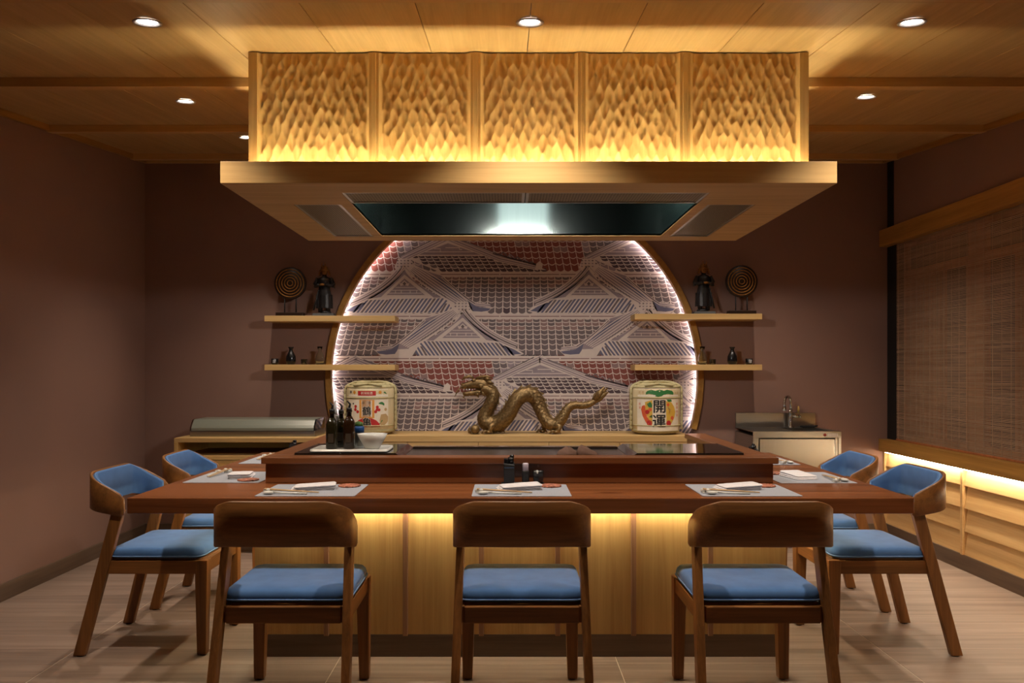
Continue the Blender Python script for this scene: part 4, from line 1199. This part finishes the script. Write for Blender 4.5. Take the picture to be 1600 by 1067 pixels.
o = (.05, 4.2, 0)
cb = thing('bar_cabinet', 'pale wood panelled base under the dining counter with dark kick board', 'cabinet', o)
CX0, CX1, CY = -1.09, 1.20, 3.60
bx('carcass', MAPLE_X, cb, o, CX0 + .012, CX1 - .012, CY, 4.20, .097, TZ0 - .002)
for (xa, xb) in ((CX0 + .012, CX0 + .13), (CX1 - .13, CX1 - .012)): bx('side_wing', MAPLE_Y, cb, o, xa, xb, 4.20, 4.94, .097, TZ0 - .002)
bx('kick_board', KICK_X, cb, o, -1.062, 1.19, 3.585, 4.18, 0, .097)
for (xa, xb) in ((CX0 + .02, CX0 + .12), (CX1 - .12, CX1 - .02)): bx('kick_board', KICK_Y, cb, o, xa, xb, 4.18, 4.92, 0, .097)
bat = [-.780, -.44, -.113, .216, .543, .874]
ed = [CX0] + bat + [CX1]
for xa, xb in zip(ed, ed[1:]): bx('panel', MAPLE_Z, cb, o, xa + (.011 if xa != CX0 else 0), xb - (.011 if xb != CX1 else 0), CY - .014, CY, .097, TZ0 - .002, .0015)
for xx in bat: bx('batten', BATTEN, cb, o, xx - .0105, xx + .0105, CY - .024, CY - .001, .092, TZ0 - .002, .002)
for side, xx in ((0, CX0), (1, CX1 - .012)):
    for k in range(4):
        ya = CY + .002 + k * .335
        bx('panel', MAPLE_Z, cb, o, xx, xx + .012, ya, ya + .330, .097, TZ0 - .002, .0015)
bl_ = led('counter led', (1.0, .89, .60), E_BAR)
t = thing('led_strip', 'amber led tape under the front edge of the dining counter', 'light strip', (.055, CY - .046, TZ0 - .0005))
m2 = MB(); m2.box(-1.09, 1.09, -.005, .005, -.007, -.001); obj('led_tape', m2, bl_, t)
m2 = MB(); m2.box(-1.10, 1.10, -.018, -.008, -.022, 0); obj('added_light_block', m2, TABLE_X, t)  # added lip, blocks the tape's light from spilling onto the seats
for xx, nm in ((CX0 - .07, 'plain wall'), (CX1 + .07, 'window')):
    m2 = MB(); m2.box(-.005, .005, -.62, .62, -.003, .003)
    tag(obj('led_strip', m2, bl_, None, (xx, 4.28, TZ0 - .0035)), 'amber led tape under the counter side toward the %s' % nm, 'light strip')

o = (.05, 4.2, TZ1)
gc = thing('griddle_surround', 'raised red brown wooden ledge framing the black glass and steel griddle', 'griddle counter', o)
bx('front_board', LEDGE_X, gc, o, LX0, LX1, LY0, LY0 + .06, TZ1 + .0005, LZ - .028, .003)
bx('front_cap', LEDGE_X, gc, o, LX0 - .012, LX1 + .016, LY0 - .026, LY0 + .085, LZ - .028, LZ, .004)
for side, (xa, xb) in enumerate(((LX0, LX0 + .09), (LX1 - .09, LX1))):
    bx('side_board', LEDGE_Y, gc, o, xa, xb, LY0 + .06, LY1 - .02, TZ1 + .0005, LZ - .028, .003)
    xa, xb = (LX0 - .012, LX0 + .100) if side == 0 else (LX1 - .100, LX1 + .016)
    bx('side_cap', LEDGE_Y, gc, o, xa, xb, LY0 + .0855, LY1, LZ - .028, LZ, .004)
IX0, IX1, IY0, IY1 = LX0 + .101, LX1 - .101, LY0 + .086, 4.18
GX0, GX1 = -.500, .577
bx('deck', BLACKM, gc, o, IX0, IX1, IY0, IY1, TZ1 + .001, .835, .001)
for xa, xb in ((IX0 + .002, GX0), (GX1, IX1 - .002)):
    g = bx('glass_plate', GLASSB, gc, o, xa, xb, IY0 + .002, IY1, .8355, .866, .002)
    bx('steel_edge', CHROME, g, o, xa if xa < 0 else xb - .006, xa + .006 if xa < 0 else xb, IY0 + .003, IY1, .8662, .8675, .0)
gp = bx('griddle_plate', GRIDDLE, gc, o, GX0 + .03, GX1 - .03, IY0 + .02, IY1 - .05, .8355, .846, .003)
for xa, xb in ((GX0, GX0 + .03), (GX1 - .03, GX1)):
    m2 = MB()                                                   # sloping black ends of the griddle trough
    hi0, hi1 = (.866, .846) if xa < 0 else (.846, .866)
    m2.hull([(xa - o[0], IY0 + .002 - o[1], .8355 - o[2]), (xb - o[0], IY0 + .002 - o[1], .8355 - o[2]), (xb - o[0], IY1 - o[1], .8355 - o[2]), (xa - o[0], IY1 - o[1], .8355 - o[2])],
            [(xa - o[0], IY0 + .002 - o[1], hi0 - o[2]), (xb - o[0], IY0 + .002 - o[1], hi1 - o[2]), (xb - o[0], IY1 - o[1], hi1 - o[2]), (xa - o[0], IY1 - o[1], hi0 - o[2])])
    obj('trough_end', m2, GLASSB, gc)
bx('front_gutter', STEEL, gc, o, GX0 + .03, GX1 - .03, IY0 + .002, IY0 + .02, .8355, .852, .002)
bx('back_rail', CHROME, gc, o, GX0 + .03, GX1 - .03, IY1 - .05, IY1, .8355, .856, .004)

# brown cloths on the griddle's front rim
def cloth(x, y, w, h, seed, label, lean):
    rr = np.random.RandomState(seed); m2 = MB(); n, mN = 18, 10
    loops = []
    for j in range(mN + 1):
        v = j / mN; lp = []
        for i in range(n):
            a = 2 * pi * i / n; r = (1 - v ** 1.6) * (1 + .10 * sin(3 * a + seed) + .06 * sin(5 * a + 2 * seed)) + .01
            lp.append((w / 2 * r * cos(a) + lean * v, .035 * r * sin(a), .0005 + h * v ** .85 + .002 * sin(4 * a + j)))
        loops.append(lp)
    for k in range(n): loops[0][k] = (loops[0][k][0], loops[0][k][1], .0005)
    m2.loops(loops)
    return tag(obj('kitchen_cloth', m2, BROWNCLOTH, None, (x, y, .852)), label, 'cloth', 'brown cloths on the griddle')
cloth(.268, IY0 + .045, .098, .040, 1, 'brown mound shaped cloth on griddle rim, nearer the condiments', .0)
cloth(.362, IY0 + .045, .096, .046, 4, 'brown peaked cloth on griddle rim, nearer the black glass', -.030)

# bottles, bowl and tray on the black glass
tz = .8677
m2 = MB(); m2.loops([rrect(.35, .22, .02, z_) for z_ in (0.0, .002, .008)]); m2.loops([rrect(.35 - i, .22 - i, .02, z_) for i, z_ in ((.0, .008), (.004, .012), (.012, .012), (.016, .0085))], cap=False)
tag(obj('serving_tray', m2, CERAM, None, (-.715, 3.84, tz)), 'flat white rectangular tray under the bottles and bowl', 'tray')
def bottle(x, y, mat, h, label):
    t = thing('oil_bottle', label, 'bottle', (x, y, tz + .0095), 0, 'dark oil bottles on the tray')
    m2 = MB(); m2.loops([rrect(.050 - i, .050 - i, .014, z_) for i, z_ in ((.006, 0), (0, .004), (0, h), (.008, h + .012), (.026, h + .03))] ); m2.lathe([(.011, h + .028), (.011, h + .05), (.013, h + .05), (.013, h + .055)], 20); obj('body', m2, mat, t)
    m2 = MB()
    m2.box(-.012, .012, -.0258, -.0252, .03, .07)
    obj('label', m2, plain('dull label', (60, 48, 34), .6), t)
    m2 = MB(); m2.lathe([(.012, h + .055), (.012, h + .066), (.005, h + .07)], 16); m2.tube([(0, 0, h + .066), (.004, 0, h + .085), (-.010, 0, h + .100)], [.006, .005, .003], 10); obj('pourer', m2, BLACKM, t)
    return t
bottle(-.800, 3.79, OLIVEG, .112, 'dark olive square oil bottle with pourer, nearest the ledge corner')
bottle(-.723, 3.80, BROWNG, .118, 'dark brown square oil bottle with pourer, beside the white bowl')
bottle(-.775, 3.875, OLIVEG, .105, 'dark bottle standing behind the two front oil bottles')
t = thing('squeeze_bottle', 'tall bottle with white nozzle behind the oil bottles', 'bottle', (-.808, 3.90, tz + .0095))
m2 = MB(); m2.lathe([(.022, 0), (.024, .004), (.024, .13), (.012, .15)], 20); obj('body', m2, WHITEP, t)
m2 = MB(); m2.lathe([(.012, .15), (.010, .165), (.003, .215)], 16); obj('nozzle', m2, WHITEP, t)
t = thing('shaker', 'steel shaker wrapped with blue and green tape behind the bowl', 'shaker', (-.698, 3.905, tz + .0095))
m2 = MB(); m2.lathe([(.024, 0), (.025, .004), (.025, .07), (.023, .074)], 24); obj('body', m2, STEEL, t)
m2 = MB(); m2.lathe([(.0256, .066), (.0256, .092), (.020, .096)], 24); obj('blue_tape', m2, BLUEP, t)
m2 = MB(); m2.lathe([(.020, .096), (.018, .112), (.006, .118)], 24); obj('green_lid', m2, GREENP, t)
m2 = MB(); m2.lathe([(.030, 0), (.034, .004), (.036, .008), (.055, .040), (.069, .068), (.066, .068), (.052, .042), (.032, .012), (.001, .010)], 40)
tag(obj('bowl', m2, CERAM, None, (-.618, 3.80, tz + .0095), smooth=True), 'white ceramic bowl on the tray beside the oil bottles', 'bowl')

# ------------------------------------------------------------------ condiment sets
def condiments(x, y, rz, where, full=True):
    R = Matrix.Translation((x, y, TZ1)) @ Matrix.Rotation(rz, 4, 'Z')
    at = lambda a, b, c: tuple(R @ Vector((a, b, c)))
    m2 = MB(); m2.loops([rrect(.185, .055, .008, z_) for z_ in (.0005, .006)]); m2.loops([rrect(.185 - i, .055 - i, .008, z_) for i, z_ in ((0, .006), (.002, .010), (.006, .010), (.008, .0065))], cap=False)
    tag(obj('condiment_tray', m2, BLACKM, None, at(0, 0, 0), (0, 0, rz)), 'narrow black condiment tray %s' % where, 'tray', 'condiment trays')
    t = thing('toothpick_box', 'tall black condiment bottle with slanted top %s' % where, 'bottle', at(-.058, 0, .0072), rz, 'tall black bottles')
    m2 = MB(); m2.hull([(-.023, -.02, 0), (.023, -.02, 0), (.023, .02, 0), (-.023, .02, 0)], [(-.023, -.02, .086), (.023, -.02, .080), (.023, .02, .092), (-.023, .02, .098)], .003); obj('body', m2, BLACKM, t)
    m2 = MB(); m2.hull([(-.021, -.018, .087), (.0, -.018, .085), (.0, .018, .094), (-.021, .018, .096)], [(-.022, -.016, .106), (-.004, -.016, .104), (-.004, .016, .106), (-.022, .016, .108)], .002)
    m2.tube([(.008, 0, .085), (.008, 0, .112)], [.011, .013], 14); m2.tube([(.008, 0, .112), (.018, -.006, .118)], [.010, .006], 10); obj('cap', m2, BLACK, t)
    m2 = MB(); m2.box(-.020, .020, -.0212, -.0204, .068, .0715, 0); obj('silver_band', m2, CHROME, t)
    t = thing('pepper_shaker', 'black shaker with pale lilac cap %s' % where, 'shaker', at(.012, 0, .0072), rz, 'pale capped shakers')
    m2 = MB(); m2.loops([rrect(.030 - i, .030 - i, .006, z_) for i, z_ in ((.003, 0), (0, .003), (0, .052), (.002, .055))]); obj('body', m2, BLACKM, t)
    m2 = MB(); m2.loops([rrect(.026 - i, .026 - i, .006, z_) for i, z_ in ((.0, .0551), (0, .083), (.004, .087))]); obj('cap', m2, plain('lilac cap', (176, 164, 176), .4), t)
    t = thing('sauce_pot', 'small square black sauce pot with spoon %s' % where, 'pot', at(.066, 0, .0072), rz, 'square black sauce pots')
    m2 = MB(); m2.loops([rrect(.040 + i, .040 + i, .006, z_) for i, z_ in ((-.004, 0), (0, .004), (.006, .050), (.006, .054), (.001, .054), (-.006, .048))]); obj('body', m2, BLACK, t)
    m2 = MB(); m2.tube([(-.004, -.012, .050), (-.005, -.024, .056), (-.004, -.030, .046)], [.003, .005, .003], 8); obj('spoon', m2, CERAM, t)
condiments(.065, 3.555, 0, 'before the middle front chair')
condiments(-1.105, 4.36, pi / 2, 'on the counter side by the plain wall')
condiments(1.215, 4.06, -pi / 2, 'on the counter side by the window')

# ------------------------------------------------------------------ place settings
def setting(x, y, rz, where, flip=False):
    R = Matrix.Translation((x, y, TZ1)) @ Matrix.Rotation(rz, 4, 'Z')
    at = lambda a, b, c: tuple(R @ Vector((a, b, c)))
    m2 = MB(); m2.loops([rrect(.39, .335, .010, z_) for z_ in (.0005, .0022)], smooth=False)
    tag(obj('placemat', m2, MATG, None, at(0, 0, 0), (0, 0, rz)), 'pale grey rectangular placemat %s' % where, 'placemat', 'placemats')
    z0 = .0026
    m2 = MB()                                              # napkin: folded cloth, three layers
    for k, (w, d, z_, h) in enumerate(((.176, .104, 0, .006), (.172, .102, .0062, .006), (.168, .100, .0124, .007))):
        lp = []
        for ins, zz in ((.004, 0), (0, .003), (0, h - .003), (.005, h)):
            l = rrect(w - 2 * ins, d - 2 * ins, .012, z_ + zz, .004 * k, -.003 * k, 4)
            lp.append([(px, py, pz * (1 + .22 * px / .09)) for px, py, pz in l])
        m2.loops(lp)
    tag(obj('napkin', m2, NAPKIN, None, at(-.010, .030, z0), (0, 0, rz + .18)), 'folded white napkin on the placemat %s' % where, 'napkin', 'folded napkins')
    m2 = MB(); m2.tube([(-.012, 0, .006), (0, 0, .008), (.012, 0, .006)], [.007, .0055, .007], 10); m2.ball((-.013, .0, .012), .009); m2.ball((.006, .016, .009), .009)
    m2.box(-.016, .016, -.008, .02, .0, .004, .001)
    tag(obj('chopstick_rest', m2, CERAM, None, at(-.160, -.085, z0), (0, 0, rz + pi / 2)), 'white chopstick rest on the placemat %s' % where, 'chopstick rest', 'chopstick rests')
    for k in (0, 1):
        m2 = MB(); m2.tube([(-.025, 0, .0145), (.195, 0, .0035)], [.0035, .0022], 8)
        tag(obj('chopstick', m2, BAMBOO, None, at(-.152, -.098 + k * .013, z0 + .0015), (0, 0, rz - .06 - .02 * k)), ('wooden chopstick nearer the spoon %s' if k == 0 else 'wooden chopstick nearer the napkin %s') % where, 'chopstick', 'chopsticks %s' % where)
    m2 = MB(); m2.ball((0, 0, .008), .018, sc=(1.25, .85, .38), seg=18); m2.tube([(.018, 0, .010), (.05, 0, .006), (.15, 0, .0035)], [.005, .003, .004], 8, flat=1.2)
    tag(obj('spoon', m2, CERAM, None, at(-.150, -.128, z0), (0, 0, rz + .02)), 'white spoon on the placemat %s' % where, 'spoon', 'spoons')
    m2 = MB(); n = 64
    m2.loops([[((.045 + .0025 * sin(16 * a)) * s_ * cos(a), (.045 + .0025 * sin(16 * a)) * s_ * sin(a), z_) for a in [2 * pi * i / n for i in range(n)]] for s_, z_ in ((.96, 0), (1, .002), (1, .005), (.94, .0065), (.80, .0058))], smooth=False)
    tag(obj('coaster', m2, COASTER, None, at(.125, .100, z0)), 'round reddish patterned coaster on the placemat %s' % where, 'coaster', 'coasters')
setting(-.790, 3.400, 0, 'before the front chair nearest the plain wall')
setting(.055, 3.398, 0, 'before the middle front chair')
setting(.955, 3.400, 0, 'before the front chair nearest the window')
setting(-1.250, 3.815, -pi / 2, 'before the nearer side chair by the plain wall')
setting(-1.245, 4.55, -pi / 2, 'before the farther side chair by the plain wall')
setting(1.352, 3.80, pi / 2, 'before the nearer side chair by the window')
setting(1.352, 4.50, pi / 2, 'before the farther side chair by the window')

# ------------------------------------------------------------------ chairs
def build_chair():
    t = thing('dining_chair', 'x', 'chair', (0, 0, 0), 0, 'blue upholstered wooden chairs round the counter')
    for sx in (-1, 1):
        m2 = MB()                                                      # front leg, tapering
        m2.hull([(sx * .190, .490, .004), (sx * .230, .490, .004), (sx * .230, .530, .004), (sx * .190, .530, .004)],
                [(sx * .178, .480, .411), (sx * .231, .480, .411), (sx * .231, .535, .411), (sx * .178, .535, .411)], .004)
        l = obj('leg', m2, CHAIR_Z, t)
        m2 = MB(); m2.lathe([(.014, .0), (.014, .005)], 14, M=Matrix.Translation((sx * .210, .510, 0))); obj('foot_glide', m2, BLACKM, l)
        m2 = MB()                                                      # raked rear leg up to the back shell
        m2.hull([(sx * .218, -.038, .004), (sx * .248, -.038, .004), (sx * .248, .012, .004), (sx * .218, .012, .004)],
                [(sx * .203, .122, .628), (sx * .231, .122, .628), (sx * .231, .174, .628), (sx * .203, .174, .628)], .004)
        l = obj('leg', m2, CHAIR_Z, t)
        m2 = MB(); m2.lathe([(.014, .0), (.014, .005)], 14, M=Matrix.Translation((sx * .233, -.012, 0))); obj('foot_glide', m2, BLACKM, l)
        m2 = MB(); m2.box(-.226, -.200, .085, .488, .352, .410, .003) if sx < 0 else m2.box(.200, .226, .085, .488, .352, .410, .003)
        obj('side_rail', m2, CHAIR_Y, t)
    m2 = MB(); m2.box(-.200, .200, .074, .100, .352, .410, .003); obj('rear_rail', m2, CHAIR_X, t)
    m2 = MB(); m2.box(-.180, .180, .502, .526, .352, .410, .003); obj('front_rail', m2, CHAIR_X, t)
    m2 = MB(); m2.loops([rrect(.425, .405, .03, z_, 0, .305) for z_ in (.404, .4185)]); obj('seat_board', m2, CHAIR_X, t)
    def sad(x, y, z):
        if z > .455: z += .003 * ((y - .1) / .42) ** 2 - .006 * (1 - (x / .22) ** 2) * (1 - abs(y - .32) / .25)
        return (x, y, z)
    c = cushion(.450, .412, [(.012, .4185), (.002, .423), (0, .428), (0, .440), (.004, .452), (.012, .459), (.024, .463), (.06, .466), (.11, .467), (.16, .4675), (.196, .4675)], .045, 0, .305, sad)
    st = obj('seat', c, FABRIC, t)
    m2 = MB(); lp = rrect(.452, .414, .045, .4275, 0, .305); m2.tube(lp + lp[:1], .0032, 8, cap=False); obj('piping', m2, PIPING, st)
    # bent back shell
    W, DEP, RC = .241, .178, .085
    path = [(-W, DEP - i * (DEP - RC) / 5) for i in range(5)]
    path += [(-W + RC - RC * cos(a), RC - RC * sin(a)) for a in [i * pi / 2 / 12 for i in range(13)]]
    path += [(-W + RC + (W - RC) * 2 * i / 12, -.006 * sin(pi * i / 12)) for i in range(1, 12)]
    path += [(-x, y) for x, y in path[:18][::-1]]
    S_ = [0]
    for a, b in zip(path, path[1:]): S_.append(S_[-1] + math.hypot(b[0] - a[0], b[1] - a[1]))
    tot = S_[-1]
    nrm = []
    for i in range(len(path)):
        a, b = path[max(i - 1, 0)], path[min(i + 1, len(path) - 1)]
        dx, dy = b[0] - a[0], b[1] - a[1]; l = math.hypot(dx, dy); nrm.append((-dy / l, dx / l))
    def ztop(s):
        u = abs(s - tot / 2) / (tot / 2)
        k = max(0.0, (u - .42) / .58)
        return .790 - .100 * (k ** 1.35) - (.012 * max(0, (u - .95) / .05) ** 2)
    def zbot(s):
        u = abs(s - tot / 2) / (tot / 2)
        return .634 - .036 * max(0.0, (u - .45) / .55) ** 1.3 + .010 * max(0, (u - .95) / .05) ** 2
    def shell(d0, d1, up, dn, i0, i1):
        loops = []
        for i in range(i0, i1):
            x, y = path[i]; nx, ny = nrm[i]; zt, zb = ztop(S_[i]) - up, zbot(S_[i]) + dn
            e = min(.004, abs(d1 - d0) * .35)
            a = (x + nx * d0, y + ny * d0); b = (x + nx * d1, y + ny * d1)
            ae = (x + nx * (d0 + e), y + ny * (d0 + e)); be = (x + nx * (d1 - e), y + ny * (d1 - e))
            zm = (zt + zb) / 2
            loops.append([(*a, zb + e), (*a, zm), (*a, zt - e), (*ae, zt), (*be, zt), (*b, zt - e), (*b, zm), (*b, zb + e), (*be, zb), (*ae, zb)])
        m2 = MB(); m2.loops(loops); return m2
    n = len(path)
    bk = obj('backrest', shell(0, .013, 0, 0, 0, n), CHAIR_X, t)
    obj('back_pad', shell(.0135, .034, .006, .010, 1, n - 1), FABRIC, bk)
    pts = [(path[i][0] + nrm[i][0] * .022, path[i][1] + nrm[i][1] * .022, ztop(S_[i]) - .006) for i in range(1, n - 1)]
    m2 = MB(); m2.tube(pts, .003, 8); obj('back_piping', m2, PIPING, bk)
    return t
chair = build_chair()
spots = [(-.782, 2.825, 0, 'blue seated wooden chair at the counter front, nearest the plain wall'),
         (.050, 2.825, 0, 'blue seated wooden chair at the middle of the counter front'),
         (.892, 2.825, 0, 'blue seated wooden chair at the counter front, nearest the window'),
         (-1.835, 3.83, -pi / 2, 'nearer of the two blue chairs along the plain wall side'),
         (-1.815, 4.53, -pi / 2 + .03, 'farther of the two blue chairs along the plain wall side'),
         (1.925, 3.83, pi / 2, 'nearer of the two blue chairs along the window side'),
         (1.925, 4.48, pi / 2 - .03, 'farther of the two blue chairs along the window side')]
for i, (x, y, rz, lab) in enumerate(spots):
    if i == 0:
        chair.location = (x, y, 0); chair.rotation_euler = (0, 0, rz); chair['label'] = lab
    else: dup(chair, (x, y, 0), rz, lab)
